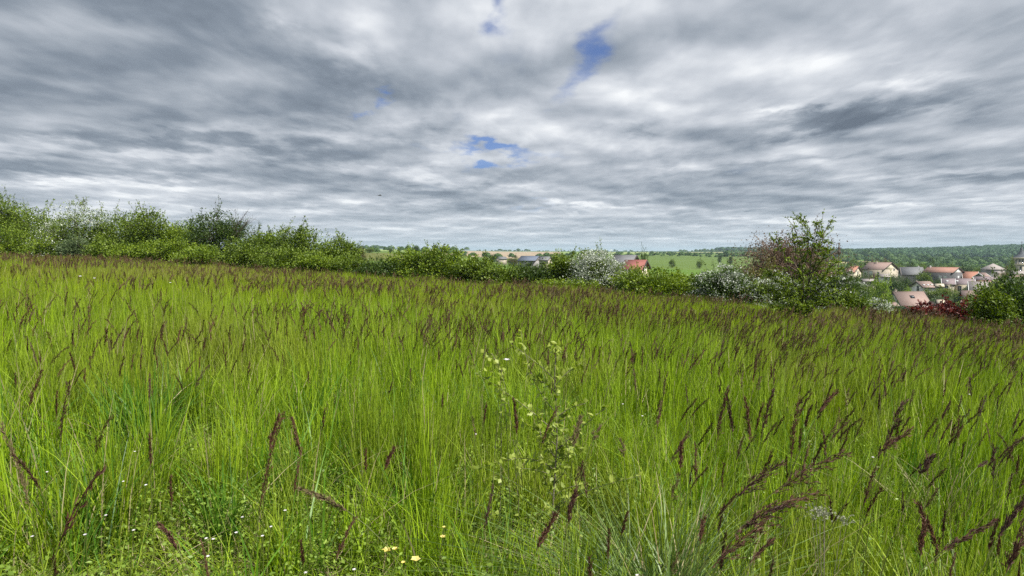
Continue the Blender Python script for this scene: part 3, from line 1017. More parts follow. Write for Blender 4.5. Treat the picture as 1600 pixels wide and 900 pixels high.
def flower_mesh(seed, r, petals, mat, cmat, H):
    rng = np.random.default_rng(seed)
    st = Geo(); sc = stem_curve(H, .08, 5); st.tube(sc, .0011, 4, .5, 0, False)
    g = Geo()
    a = np.arange(petals) / petals * 6.283 + rng.random() * 6
    d = np.stack([np.cos(a), np.sin(a), .45 + 0 * a], -1)
    g.kites(np.tile(sc[-1], (petals, 1)), d, r, r * 1.0, rng, None, 0, .25, np.array([0, 0, 3.]))
    th = np.arange(6) / 6 * 6.283
    ring = np.stack([np.cos(th) * r * .22, np.sin(th) * r * .22, 0 * th + r * .12], -1) + sc[-1]
    g.add(np.vstack([ring, [sc[-1] + [0, 0, r * .3]]]), None, [(i, (i + 1) % 6, 6) for i in range(6)], .9, 1)
    return st.mesh('stem', [M['stalk']]), g.mesh('petals', [M[mat], M[cmat]])


def flower(nm, cat, label, px, py, dep, r, petals, mat, cmat, seed, group):
    p = yfun(px, py, dep); z = gz(p.x, p.y)
    H = max(.06, p.z - z)
    st, pt = flower_mesh(seed, r, petals, mat, cmat, H)
    t = thing(nm, label, cat, (p.x - .08 * H, p.y, z), 0, group)
    t.rotation_euler = (.25, 0, 0) if petals > 5 else (.1, 0, 0)
    obj('stem', st, t); obj('petals', pt, t)


for i, (px, py, r, lab) in enumerate([(609, 843, .020, 'wide open yellow flower, leftmost of the low yellow flowers'), (622, 840, .013, 'small yellow flower touching the leftmost open one'),
                                     (653, 858, .021, 'largest yellow flower closest to the bottom border'), (634, 862, .010, 'half closed yellow bud left of the largest flower'),
                                     (695, 820, .012, 'small yellow flower furthest right of the low yellow flowers'), (697, 804, .008, 'tiny yellow bud above the rightmost yellow flower')]):
    flower('yellow_flower', 'flower', lab, px, py, 2.45, r, 5, 'petal_yellow', 'petal_yellow', 60 + i, 'low yellow flowers')
rng = np.random.default_rng(5)
wf = [(68, 822), (88, 726), (149, 819), (223, 812), (334, 824), (345, 825), (337, 851), (389, 792), (433, 806), (399, 886), (990, 877), (970, 622), (1000, 640), (454, 782), (420, 820), (486, 875), (1010, 893), (745, 668), (792, 556), (222, 695), (240, 745), (205, 740), (130, 430), (152, 433), (270, 440), (1500, 606), (1350, 700), (560, 870), (180, 790), (380, 815)]
for i, (px, py) in enumerate(wf):
    dep = float(np.interp(py, [430, 560, 700, 800, 900], [14, 5.2, 3.3, 2.55, 2.15]))
    wl = 'on the far left slope' if py < 500 else REG[min(px // 200, 7)]
    flower('white_flower', 'flower', f'tiny white five-petalled flower {wl}', px, py, dep, .0075 if dep < 5 else .03, 5, 'petal_white', 'petal_yellow', 80 + i, f'tiny white flowers {wl}')


# sapling with pale leaves in the middle of the meadow
def branchlet(g, lg, rng, p0, d, L, r, nleaf, ls, m=0, curve=.2, lw=.6, tint=None):
    n = 6; t = np.linspace(0, 1, n)[:, None]
    cv = rng.normal(size=3) * curve
    pts_ = p0 + d * L * t + cv * L * t ** 2
    g.tube(pts_, np.linspace(r, r * .35, n), 4, .5, 0)
    f = np.linspace(.15, 1, nleaf)
    c = np.stack([np.interp(f, t[:, 0], pts_[:, i]) for i in range(3)], -1)
    dd = unit(np.tile(d * .5, (nleaf, 1)) + rng.normal(size=(nleaf, 3)) * .7)
    lg.kites(c, dd, ls * (.7 + .6 * rng.random(nleaf)), ls * lw, rng, tint, m, .15, np.array([0, 0, 1.5]))
    return pts_


M['leaf_pale'] = leaf_mat('leaf_pale', (.15, .22, .02), (.40, .47, .10), .4, .45)
sp = yfun(868, 560, 3.6)
sx, sy = sp.x, sp.y; sz = gz(sx, sy)
top = yfun(866, 536, 3.6)
t = thing('sapling', 'knee-high pale-leaved sapling with a thin whitish stem and curled top leaves', 'sapling', (sx, sy, sz))
rng = np.random.default_rng(3)
g = Geo(); lg = Geo()
Hs = top.z - sz
tr = np.array([(0, 0, -.03), (-.012, .0, Hs * .3), (.01, 0, Hs * .6), (-.005, 0, Hs * .85), (.004, 0, Hs)])
g.tube(tr, [.004, .004, .0035, .003, .002], 5, .6, 0)
n = 26
c = np.stack([rng.normal(size=n) * .018, rng.normal(size=n) * .02, Hs - np.abs(rng.normal(size=n)) * .045], -1)
lg.kites(c, rng.normal(size=(n, 3)) + [0, 0, .4], .045, .020, rng, .6 + .4 * rng.random(n), 0, .5)
for (z0, dx, L, nl) in [(.62, -.9, .38, 12), (.5, .9, .30, 10), (.42, -1.0, .42, 16), (.38, -.5, .25, 10), (.36, .8, .34, 12), (.3, -.8, .3, 12), (.26, .5, .26, 12), (.2, -.4, .3, 14), (.22, .9, .36, 14), (.14, -.9, .3, 12), (.55, .2, .2, 8), (.1, .5, .25, 12), (.6, .6, .3, 14), (.58, -.4, .3, 14), (.47, .5, .3, 14), (.44, -.6, .35, 14), (.33, .3, .3, 14), (.31, -.3, .3, 14), (.25, -.9, .4, 16), (.2, .8, .4, 16), (.4, .9, .4, 14), (.28, .2, .3, 14), (.52, -1.3, .75, 26), (.46, -1.2, .9, 30), (.38, -1.4, .7, 26), (.4, 1.3, .62, 24), (.3, 1.3, .7, 24), (.34, -1.0, .7, 26), (.22, 1.0, .6, 22)]:
    d = unit(np.array([dx, rng.normal() * .35, .22]))
    branchlet(g, lg, rng, np.array([0, 0, z0 * Hs / .66 * .9]), unit(d + [0, 0, .75]), L * .55, .0022, nl + 4, .037, 0, .45, .7)
obj('trunk', g.mesh('trunk', [M['pale_bark']]), t)
obj('leaves', lg.mesh('leaves', [M['leaf_pale']]), t)
# spray of pale leaves left of the sapling
sp = yfun(785, 600, 3.7); sz = gz(sp.x, sp.y)
t = thing('pale_leaf_shoot', 'low arching shoot of round pale leaves left of the sapling', 'shoot', (sp.x, sp.y, sz))
g = Geo(); lg = Geo(); rng = np.random.default_rng(8)
for q in range(4):
    e = yfun(735 + q * 17, 572 + 8 * q, 3.7)
    e = np.array(e) - np.array([sp.x, sp.y, sz])
    p0 = np.array([.10 - .06 * q, rng.normal() * .05, 0])
    tt = np.linspace(0, 1, 8)[:, None]
    cc = p0 * (1 - tt) ** 2 + 2 * tt * (1 - tt) * np.array([.06 - .02 * q, 0, e[2] * 1.35]) + e * tt ** 2
    g.tube(cc, np.linspace(.0014, .0008, 8), 4, .5, 0)
    f = np.linspace(.12, 1, 22)
    c = np.stack([np.interp(f, tt[:, 0], cc[:, i]) for i in range(3)], -1)
    lg.kites(c, rng.normal(size=(22, 3)), .032, .026, rng, .4 + .6 * rng.random(22), 0, .12)
obj('stem', g.mesh('stem', [M['pale_bark']]), t)
obj('leaves', lg.mesh('leaves', [M['leaf_pale']]), t)
# grey lichen-like weed at lower right
M['grey_weed'] = leaf_mat('grey_weed', (.16, .17, .11), (.36, .37, .27), .2, .8)
sp = yfun(1292, 800, 2.4); sz = gz(sp.x, sp.y)
t = thing('grey_weed', 'grey-green branching weed with crusty tufts at lower right', 'weed', (sp.x, sp.y, sz))
g = Geo(); lg = Geo(); rng = np.random.default_rng(18)
for q in range(9):
    hz_ = sp.z - sz
    e = np.array([rng.uniform(-.05, .07), rng.uniform(-.04, .04), hz_ + rng.uniform(-.03, .025)])
    g.tube([(0, 0, 0), tuple(e * [.3, .3, .6]), tuple(e)], [.001, .0008, .0006], 4, .4, 0)
    c = e + rng.normal(size=(26, 3)) * [.014, .014, .007]
    lg.kites(c, rng.normal(size=(26, 3)), .010, .006, rng)
obj('stem', g.mesh('stem', [M['pale_bark']]), t)
obj('leaves', lg.mesh('leaves', [M['grey_weed']]), t)


# ------------------------------------------------------------------ shrubs and trees
def crown_meshes(seed, W, D, H, tips, per, ls, leafm, blossom=0.0, shoots=6, bare=0, layered=False, open_=0.0, trunk_h=.15, stems=5, barkm='bark', lobes=7, spread=None, twig_r=1.0, lw=.62, ntw=170):
    """shrub W wide, D deep, H high, origin at its base. returns trunk mesh, crown mesh, blossom mesh or None"""
    rng = np.random.default_rng(seed)
    lob = []
    for i in range(lobes):
        a = rng.random() * 6.283
        rr = math.sqrt(rng.random()) * .58
        zc_ = rng.uniform(.28, .74)
        sz_ = rng.uniform(.24, .40) * (1.25 - .5 * zc_)
        lob.append((rr * math.cos(a) * W / 2, rr * math.sin(a) * D / 2, zc_ * H, sz_ * W * .85, sz_ * D * .85, sz_ * H * .62))
    lob[0] = (rng.normal() * .04 * W, 0, .71 * H, .32 * W, .32 * D, .27 * H)
    lob[1] = (-.2 * W, .05 * D, rng.uniform(.54, .68) * H, .27 * W, .28 * D, .27 * H)
    lob[2] = (.2 * W, 0, rng.uniform(.54, .68) * H, .27 * W, .28 * D, .27 * H)
    lob.append((-.27 * W, 0, .34 * H, .24 * W, .26 * D, .32 * H)); lob.append((.27 * W, 0, .34 * H, .24 * W, .26 * D, .32 * H))
    lob.append((0, -.15 * D, .3 * H, .3 * W, .3 * D, .3 * H))
    lob = np.array(lob)
    li = rng.integers(0, len(lob), tips)
    d = unit(rng.normal(size=(tips, 3)))
    rad = (rng.random(tips) ** .38)[:, None]
    T = lob[li, :3] + d * rad * lob[li, 3:]
    T[:, 2] = np.where(T[:, 2] < .03 * H, np.abs(T[:, 2]) * .3 + .05 * H * rng.random(tips), T[:, 2])
    g = Geo(); lg = Geo(); bg_ = Geo()
    br = H * .012 + .012
    nodes = []
    for sI in range(stems):
        a = sI / stems * 6.283 + rng.random()
        tgt = lob[sI % len(lob), :3] + rng.normal(size=3) * .05 * W
        p0 = np.array([math.cos(a) * .03 * W, math.sin(a) * .03 * D, -.15])
        m_ = np.array([p0[0] + (tgt[0] - p0[0]) * .25, p0[1] + (tgt[1] - p0[1]) * .25, max(trunk_h * H, tgt[2] * .4)])
        tt = np.linspace(0, 1, 8)[:, None]
        cv = p0 * (1 - tt) ** 2 + 2 * tt * (1 - tt) * m_ + tgt * tt ** 2
        cv[1:-1] += rng.normal(size=(6, 3)) * .012 * W
        g.tube(cv, np.linspace(br * 1.5, br * .45, 8), 5, .5, 0)
        nodes.append(cv[2:])
    nodes = np.concatenate(nodes)
    nt = min(tips, ntw)
    for i in range(nt):
        dd = np.linalg.norm(nodes - T[i] + [0, 0, .1 * H], axis=1)
        p = nodes[np.argmin(dd)]
        mid_ = (p + T[i]) / 2 + rng.normal(size=3) * .03 * W
        g.tube([p, mid_, T[i]], [br * .34 * twig_r, br * .22 * twig_r, br * .10], 3, .5, 0, False)
    # leaf sprays around every tip
    csz = .068 * (W + H) * .5 if spread is None else spread
    n = tips * per
    ti = np.repeat(np.arange(tips), per)
    off = rng.normal(size=(n, 3)) * csz * (.5 + .7 * rng.random(tips))[ti][:, None]
    off[:, 2] *= .35 if layered else .7
    c = T[ti] + off
    ctr = np.array([0, 0, .4 * H])
    dirs = unit(c - ctr) * .6 + rng.normal(size=(n, 3)) * .7 + [0, 0, .1]
    ct = rng.random(tips)[ti]
    tint = np.clip(.55 * ct + .45 * rng.random(n), 0, 1)
    up = np.array([0, 0, 1.6 if layered else .9])
    size = ls * (.6 + .8 * rng.random(n))
    k = c[:, 2] > -.02
    if blossom > 0:
        # blossom gathers along the outer sprays
        outer = (np.linalg.norm((c - ctr) / [W / 2, D / 2, H * .6], axis=1) > .55)
        spray = rng.random(tips)[ti] < blossom
        bl = outer & spray & (rng.random(n) < .82)
        k2 = k & ~bl
        lg.kites(c[k2], dirs[k2], size[k2], size[k2] * lw, rng, tint[k2], 0, .15, up)
        bl &= k
        bg_.kites(c[bl] + unit(dirs[bl]) * .05, dirs[bl], size[bl] * .8, size[bl] * .62, rng, None, 0, .1, up)
    else:
        lg.kites(c[k], dirs[k], size[k], size[k] * lw, rng, tint[k], 0, .15, up)
    # leafy shoots that break the outline
    topi = np.argsort(-(T[:, 2] + rng.normal(size=tips) * .08 * H))[:max(shoots, 1) * 2]
    for q in range(shoots):
        p = T[topi[rng.integers(0, len(topi))]]
        dv = unit(np.array([rng.normal() * .35 + p[0] / W * .6, rng.normal() * .3, 1.0]))
        L = rng.uniform(.10, .30) * H
        m_ = 7; tt = np.linspace(0, 1, m_)[:, None]
        cv = p + dv * L * tt + rng.normal(size=3) * .12 * L * tt ** 2
        g.tube(cv, np.linspace(br * .25, br * .07, m_), 3, .5, 0, False)
        nl = int(16 + 14 * rng.random()); f = np.sort(rng.random(nl))
        cc = np.stack([np.interp(f, tt[:, 0], cv[:, i]) for i in range(3)], -1) + rng.normal(size=(nl, 3)) * ls * .4
        lg.kites(cc, dv + rng.normal(size=(nl, 3)) * .8, ls * (.7 + .5 * rng.random(nl)), ls * lw, rng, .3 + .6 * rng.random(nl), 0, .15, up)
    for q in range(bare):
        p = np.array([W * .30 + rng.normal() * .05 * W, rng.normal() * .1 * D, .68 * H + rng.normal() * .06 * H])
        dv = unit(np.array([rng.uniform(.1, 1.0), rng.normal() * .3, rng.uniform(.2, 1.0)]))
        L = rng.uniform(.18, .38) * H
        e = p + dv * L
        g.tube([p - dv * L * .5, p, p + dv * L * .5 + rng.normal(size=3) * .03 * L, e], [br * .4, br * .3, br * .2, br * .08], 3, .5, 0, False)
        for z_ in range(3):
            f = rng.uniform(.3, .9); b0 = p + dv * L * f
            d2 = unit(dv + rng.normal(size=3) * .7)
            g.tube([b0, b0 + d2 * L * .3], [br * .15, br * .06], 3, .5, 0, False)
    tm = g.mesh('trunk', [M[barkm]])
    cm = lg.mesh('crown', [M[leafm]])
    bm_ = bg_.mesh('blossoms', [M['blossom']]) if bg_.V else None
    return tm, cm, bm_


def shrub(name, label, cat, px, ytop, wpx, depth, leafm, seed, tips=260, per=26, ls=.075, Dk=.9, sink=0.0, group=None, rz=0.0, hk=.93, **kw):
    x, y, z = at(px, depth)
    zt = yfun(px, ytop, depth).z
    H = (zt - z) * hk
    W = wpx / FPX * depth
    tm, cm, bm_ = crown_meshes(seed, W, W * Dk, H, tips, per, ls, leafm, **kw)
    t = thing(name, label, cat, (x, y, z - sink), rz, group)
    obj('trunk', tm, t); obj('crown', cm, t)
    if bm_ is not None: obj('blossoms', bm_, t)
    return t, (tm, cm, bm_, W, H)
def edge_depth(px):
    k = (px - 800) / FPX
    d = np.linspace(8, 90, 1200)
    s_ = edge_signed(d * k, d)
    return float(d[np.argmax(s_ > 0)])


HG = 'shrubs of the hedge along the far edge of the meadow'
# kind: (leaf material, leaf size, leaves per tip, extra)
KIND = {
    'green': ('leaf_green', .085, 26, {}), 'bright': ('leaf_bright', .085, 26, {}), 'dark': ('leaf_dark', .08, 26, {}),
    'grey': ('leaf_grey', .075, 24, {}), 'yellow': ('leaf_yellow', .08, 24, {}),
    'haw': ('leaf_green', .07, 28, dict(blossom=.92, layered=True)), 'hawd': ('leaf_dark', .075, 28, dict(blossom=.38, layered=True)),
    'hawg': ('leaf_grey', .07, 28, dict(blossom=.5, layered=True)),
}
SH = [
    # px, ytop, width, beyond edge, kind, tips, shoots, extra, label
    (2, 293, 95, 6, 'green', 300, 10, {}, 'tallest green shrub where the hedge meets the left border'),
    (62, 317, 95, 5, 'green', 260, 12, {}, 'loose green shrub between the border shrub and the white-blossomed hawthorn'),
    (120, 308, 140, 3.5, 'haw', 520, 8, dict(blossom=.5), 'broad hawthorn with layered whitish blossom boughs at the left end of the hedge'),
    (183, 328, 80, 5, 'green', 230, 8, {}, 'medium green shrub just right of the layered white hawthorn'),
    (232, 318, 105, 4.5, 'green', 280, 16, {}, 'tall twiggy green shrub with many thin upright shoots'),
    (285, 338, 80, 5.5, 'bright', 200, 8, {}, 'yellowish green shrub filling the gap left of the thorny one'),
    (338, 321, 105, 4, 'dark', 300, 6, dict(bare=16), 'dark thorny shrub with bare grey twigs sticking out on its right'),
    (420, 352, 90, 8, 'green', 190, 6, {}, 'low green shrub below the pale twiggy saplings'),
    (462, 343, 88, 3.5, 'green', 260, 14, {}, 'green shrub with tall leafy shoots near the end of the high hedge'),
    (522, 364, 84, 3, 'green', 260, 8, {}, 'rounded green shrub that ends the high left hedge'),
    (18, 352, 100, 1.2, 'bright', 240, 6, {}, 'low bright shrub at the foot of the hedge by the left border'),
    (78, 366, 90, 1.0, 'bright', 220, 4, {}, 'low bright bush in front of the loose green shrub'),
    (120, 360, 62, .8, 'grey', 170, 3, {}, 'dull grey-green bush in front of the layered white hawthorn'),
    (168, 372, 80, .8, 'green', 200, 8, {}, 'low green bush right of the dull grey-green one'),
    (218, 374, 90, .5, 'bright', 220, 5, {}, 'low bright bush under the tall twiggy shrub'),
    (268, 368, 84, .6, 'bright', 220, 8, {}, 'low bright bush between the twiggy and the thorny shrub'),
    (325, 378, 100, .6, 'bright', 230, 5, {}, 'spreading low bush in front of the thorny shrub'),
    (385, 372, 90, .8, 'green', 230, 5, {}, 'low green bush below the pale twiggy saplings'),
    (440, 382, 90, .6, 'green', 230, 4, {}, 'low green bush in front of the shrub with tall shoots'),
    (492, 392, 80, .4, 'bright', 200, 5, {}, 'low bush tucked under the rounded end shrub'),
    (547, 394, 76, 1.0, 'green', 200, 4, {}, 'low bush right of the rounded end shrub'),
    (592, 399, 84, 1.0, 'dark', 220, 5, {}, 'dark low bush where the field shows above the hedge'),
    (640, 383, 92, 2.0, 'bright', 250, 10, {}, 'spreading bright shrub right of the gap with the field view'),
    (700, 380, 92, 2.0, 'bright', 260, 16, {}, 'bright shrub with a crest of long shoots left of centre'),
    (742, 395, 78, 1.6, 'green', 230, 8, {}, 'medium green shrub right of the crested one'),
    (790, 407, 90, 1.2, 'green', 240, 4, {}, 'low green bush in front of the grey barn roof'),
    (838, 405, 84, 1.8, 'dark', 240, 5, {}, 'dark low bush below the farm buildings'),
    (880, 389, 64, 2.2, 'green', 240, 8, {}, 'upright green shrub left of the round white hawthorn'),
    (885, 433, 120, .3, 'bright', 280, 3, {}, 'flat bright bush at the foot of the round white hawthorn'),
    (937, 379, 88, 1.6, 'haw', 640, 5, dict(stems=6), 'round hawthorn thick with white blossom near the middle'),
    (992, 420, 60, 2.2, 'green', 200, 8, {}, 'green bush below the red roof right of the round white hawthorn'),
    (1022, 412, 124, .8, 'bright', 300, 9, {}, 'broad bright green shrub in front of the red roof'),
    (1072, 420, 70, 2.6, 'green', 210, 6, {}, 'green bush between the broad bright shrub and the dark hawthorn'),
    (1128, 404, 92, 1.4, 'hawd', 400, 8, {}, 'dark hawthorn with drooping boughs and scattered blossom'),
    (1090, 448, 50, .9, 'hawg', 160, 3, {}, 'small whitish bush at the left foot of the dark hawthorn'),
    (1178, 436, 60, 1.8, 'green', 180, 4, {}, 'low green bush between the two right-hand hawthorns'),
    (1208, 418, 100, 1.8, 'haw', 400, 6, dict(blossom=.6), 'spreading hawthorn whitened with blossom behind the slender young tree'),
    (1262, 432, 90, 2.5, 'green', 240, 6, {}, 'green shrub directly behind the slender young tree'),
    (1308, 414, 92, 2.2, 'hawd', 360, 8, dict(), 'green-and-white hawthorn right of the slender young tree'),
    (1240, 470, 110, .4, 'hawd', 240, 3, {}, 'low dark bush with faint blossom at the foot of the slender young tree'),
    (1372, 462, 54, 2.2, 'haw', 210, 4, {}, 'small open white-flowering bush left of the nearest house'),
    (1330, 455, 56, 1.0, 'green', 180, 4, {}, 'low green bush left of the small open white-flowering one'),
]
for i, (px, yt, wp, bd, kd, tips, sh, ex, lab) in enumerate(SH):
    lm, ls, per, kw = KIND[kd]
    kw = dict(kw); kw.update(ex)
    dpt = edge_depth(px) + bd
    sc_ = dpt / 45
    nm = 'hawthorn' if kd.startswith('haw') else 'shrub'
    shrub(nm, lab, nm, px, yt, wp, dpt, lm, 1000 + i, tips=int(tips * (1.75 if i < 10 else 1.35)), per=per + 6, ls=ls * 1.3 * (.5 + .55 * sc_), shoots=int(sh * 1.3), group=HG, **kw)

# three pale twiggy saplings behind the hedge
for i, (px, yt, wp) in enumerate([(383, 347, 20), (404, 349, 22), (428, 351, 26)]):
    shrub('pale_sapling', ['leftmost of three pale twiggy saplings rising behind the hedge', 'middle one of three pale twiggy saplings behind the hedge', 'rightmost and widest of three pale twiggy saplings behind the hedge'][i],
          'sapling', px, yt, wp, 62, 'leaf_grey', 1200 + i, tips=70, per=14, ls=.13, group='pale twiggy saplings', barkm='pale_bark', shoots=5, stems=3, lobes=3)

# rust coloured tree behind, slender young tree in front
shrub('rusty_tree', 'large rust-tinged tree with open purplish twigs behind the slender young tree', 'tree', 1232, 346, 186, 62, 'leaf_rust', 1301, tips=1100, per=30, ls=.15, shoots=8, ntw=600, twig_r=1.3, stems=7, hk=.97)
shrub('rusty_shrub', 'red-brown shrub at the left foot of the rust-tinged tree', 'shrub', 1190, 402, 90, 58, 'leaf_olive', 1302, tips=280, per=22, ls=.19, shoots=8)
shrub('rusty_shrub', 'red-brown shrub at the right foot of the rust-tinged tree', 'shrub', 1285, 398, 70, 59, 'leaf_rust', 1303, tips=240, per=22, ls=.19, shoots=8)

dpt = 20.0
x, y, z = at(1257, dpt)
t = thing('young_tree', 'slender young tree with thin upright stems and sparse small leaves', 'tree', (x, y, z))
rng = np.random.default_rng(77)
g = Geo(); lg = Geo()
def LP(px, py, dd=0.0):
    p = yfun(px, py, dpt + dd); return np.array([p.x - x, p.y - y, p.z - z])
main = [
    [(1258, 510), (1256, 470), (1255, 430), (1252, 385), (1240, 352), (1228, 338)],
    [(1257, 480), (1262, 440), (1268, 400), (1276, 365), (1284, 345), (1288, 327)],
    [(1262, 445), (1278, 400), (1286, 368), (1296, 350), (1304, 339)],
    [(1255, 425), (1262, 385), (1262, 358), (1252, 340), (1247, 336)],
    [(1256, 470), (1240, 440), (1226, 405), (1215, 380), (1211, 362)],
    [(1257, 470), (1282, 450), (1304, 428), (1322, 412)],
    [(1256, 455), (1246, 410), (1242, 375), (1234, 350)],
    [(1257, 488), (1236, 462), (1222, 440), (1214, 420)],
    [(1257, 490), (1280, 474), (1306, 458), (1330, 450)],
    [(1257, 492), (1240, 480), (1216, 470), (1204, 455)],
    [(1262, 430), (1276, 420), (1292, 395), (1302, 378)],
]
main += [[(1257, 496), (1272, 480), (1296, 474), (1322, 470)], [(1257, 496), (1238, 488), (1214, 484), (1196, 478)], [(1257, 470), (1280, 440), (1300, 415), (1318, 402)], [(1257, 480), (1230, 450), (1208, 432), (1196, 424)], [(1257, 496), (1262, 480), (1272, 462), (1290, 440)], [(1257, 496), (1250, 478), (1236, 462), (1226, 446)]]
for bi, b in enumerate(main):
    P_ = np.array([LP(px + rng.normal() * 1.0, py, rng.normal() * .05 + (k / len(b)) * rng.normal() * .5) for k, (px, py) in enumerate(b)])
    f = np.linspace(0, 1, 14); s0 = np.linspace(0, 1, len(P_))
    cv = np.stack([np.interp(f, s0, P_[:, i]) for i in range(3)], -1)
    cv[1:-1] += rng.normal(size=(12, 3)) * .012
    r0 = .030 if bi == 0 else .017
    g.tube(cv, np.linspace(r0, .004, 14), 5, .5, 0)
    # side twigs
    for q in range(20):
        fq = rng.uniform(.12, .80); p = np.array([np.interp(fq, f, cv[:, i]) for i in range(3)])
        L = rng.uniform(.22, .62) * (1.15 - .8 * fq)
        d = unit(np.array([rng.normal(), rng.normal(), .35 + .3 * rng.random()]))
        branchlet(g, lg, rng, p, d, L, .0045, int(20 + 26 * L / .5), .055, 0, .25, .62)
    n = 34; fq = rng.uniform(.35, 1.0, n)
    c = np.stack([np.interp(fq, f, cv[:, i]) for i in range(3)], -1) + rng.normal(size=(n, 3)) * .03
    lg.kites(c, rng.normal(size=(n, 3)) + [0, 0, .5], .055 + .03 * rng.random(n), .038, rng, None, 0, .15, np.array([0, 0, 1.]))
obj('trunk', g.mesh('trunk', [M['bark']]), t)
obj('crown', lg.mesh('crown', [M['leaf_bright']]), t)

# right border shrubs
shrub('shrub', 'big dark green shrub cut by the right border', 'shrub', 1592, 424, 125, 23.5, 'leaf_dark', 1401, tips=520, per=30, ls=.10, shoots=16)
shrub('shrub', 'lighter green leafy shrub in front of the big dark right border one', 'shrub', 1553, 440, 62, 22.6, 'leaf_green', 1402, tips=260, per=28, ls=.09, shoots=10)
shrub('copper_shrub', 'copper-red leaved shrub spreading below the nearest house', 'shrub', 1480, 473, 118, 33, 'leaf_copper', 1403, tips=620, per=34, ls=.17, shoots=4, layered=True, hk=1.0)
shrub('copper_shrub', 'smaller copper-red shrub beside the dark right border one', 'shrub', 1524, 471, 60, 32, 'leaf_copper', 1404, tips=320, per=30, ls=.17, shoots=4, hk=1.0)

# ------------------------------------------------------------------ village
def tile_mat(name, c1, c2, c3):
    m, t = new_mat(name)
    pos = t.n('ShaderNodeTexCoord').outputs['Object']
    n1 = t.noise(pos, 1.3, 5, .65); n2 = t.noise(pos, 9, 3, .6)
    c = t.mix(t.ramp(n1, [(.35, 0.), (.65, 1.)]), c1, c2)
    c = t.mix(t.m('MULTIPLY', t.ramp(n2, [(.45, 0.), (.62, 1.)]), .6), c, c3)
    sp_ = t.n('ShaderNodeSeparateXYZ'); t.put(sp_.inputs[0], pos)
    rows = t.m('SINE', t.m('MULTIPLY', sp_.outputs[2], 26.0))
    b = t.n('ShaderNodeBsdfPrincipled')
    t.put(b.inputs['Base Color'], c)
    b.inputs['Roughness'].default_value = .8
    bn = t.n('ShaderNodeBump'); bn.inputs['Strength'].default_value = .35; bn.inputs['Distance'].default_value = .06
    t.put(bn.inputs['Height'], t.m('ADD', rows, n2)); t.put(b.inputs['Normal'], bn.outputs[0])
    o = t.n('ShaderNodeOutputMaterial'); t.put(o.inputs[0], b.outputs[0])
    return m


M['roof_pink'] = tile_mat('roof_pink', (.29, .20, .17), (.33, .24, .205), (.23, .165, .145))
M['roof_red'] = tile_mat('roof_red', (.30, .155, .115), (.35, .19, .14), (.22, .12, .09))
M['roof_orange'] = tile_mat('roof_orange', (.34, .155, .10), (.38, .18, .12), (.26, .12, .08))
M['roof_brown'] = tile_mat('roof_brown', (.25, .17, .145), (.30, .21, .18), (.17, .12, .11))
M['roof_violet'] = tile_mat('roof_violet', (.20, .155, .165), (.25, .20, .205), (.15, .12, .125))
M['roof_grey'] = tile_mat('roof_grey', (.15, .155, .165), (.19, .19, .195), (.11, .115, .125))
M['roof_stone'] = tile_mat('roof_stone', (.30, .265, .25), (.35, .31, .29), (.23, .20, .19))
M['roof_crimson'] = tile_mat('roof_crimson', (.26, .085, .07), (.31, .11, .09), (.19, .065, .055))
M['roof_slateblue'] = tile_mat('roof_slateblue', (.10, .125, .18), (.14, .165, .22), (.08, .10, .14))
M['w_white'] = solid('render_white', (.72, .72, .69), (.60, .60, .57), .8, .85, .1)
M['w_cream'] = solid('render_cream', (.60, .53, .40), (.48, .42, .32), .8, .85, .1)
M['w_beige'] = solid('render_beige', (.46, .41, .33), (.36, .31, .25), .9, .85, .2)
M['w_grey'] = solid('render_grey', (.30, .29, .28), (.21, .20, .195), .9, .9, .2)
M['w_dark'] = solid('render_dark', (.13, .13, .135), (.085, .085, .09), .9, .9, .2)
M['w_stone'] = solid('limestone', (.50, .46, .38), (.36, .32, .26), 1.6, .9, .3)
M['w_pink'] = solid('render_pink', (.55, .33, .27), (.45, .27, .22), .9, .85, .1)
M['trim_white'] = solid('trim_white', (.78, .78, .76), (.68, .68, .66), 2, .6)
M['trim_dark'] = solid('trim_dark', (.07, .055, .05), (.05, .04, .035), 2, .7)
M['glass'] = solid('window_glass', (.035, .045, .055), (.02, .025, .03), 1, .12, spec=.6)
M['glass_pale'] = solid('drawn_curtain', (.62, .64, .64), (.5, .52, .52), 1, .5)
M['wood_dark'] = solid('wood_dark', (.10, .075, .055), (.06, .045, .035), 4, .85, .3, stretch=(1, 1, .2))
M['slate'] = tile_mat('slate', (.075, .085, .10), (.10, .11, .125), (.055, .06, .075))
M['metal_grey'] = solid('metal_grey', (.35, .37, .38), (.28, .29, .30), 2, .5, metal=.3)
M['concrete'] = solid('concrete', (.42, .42, .41), (.33, .33, .32), .5, .85)


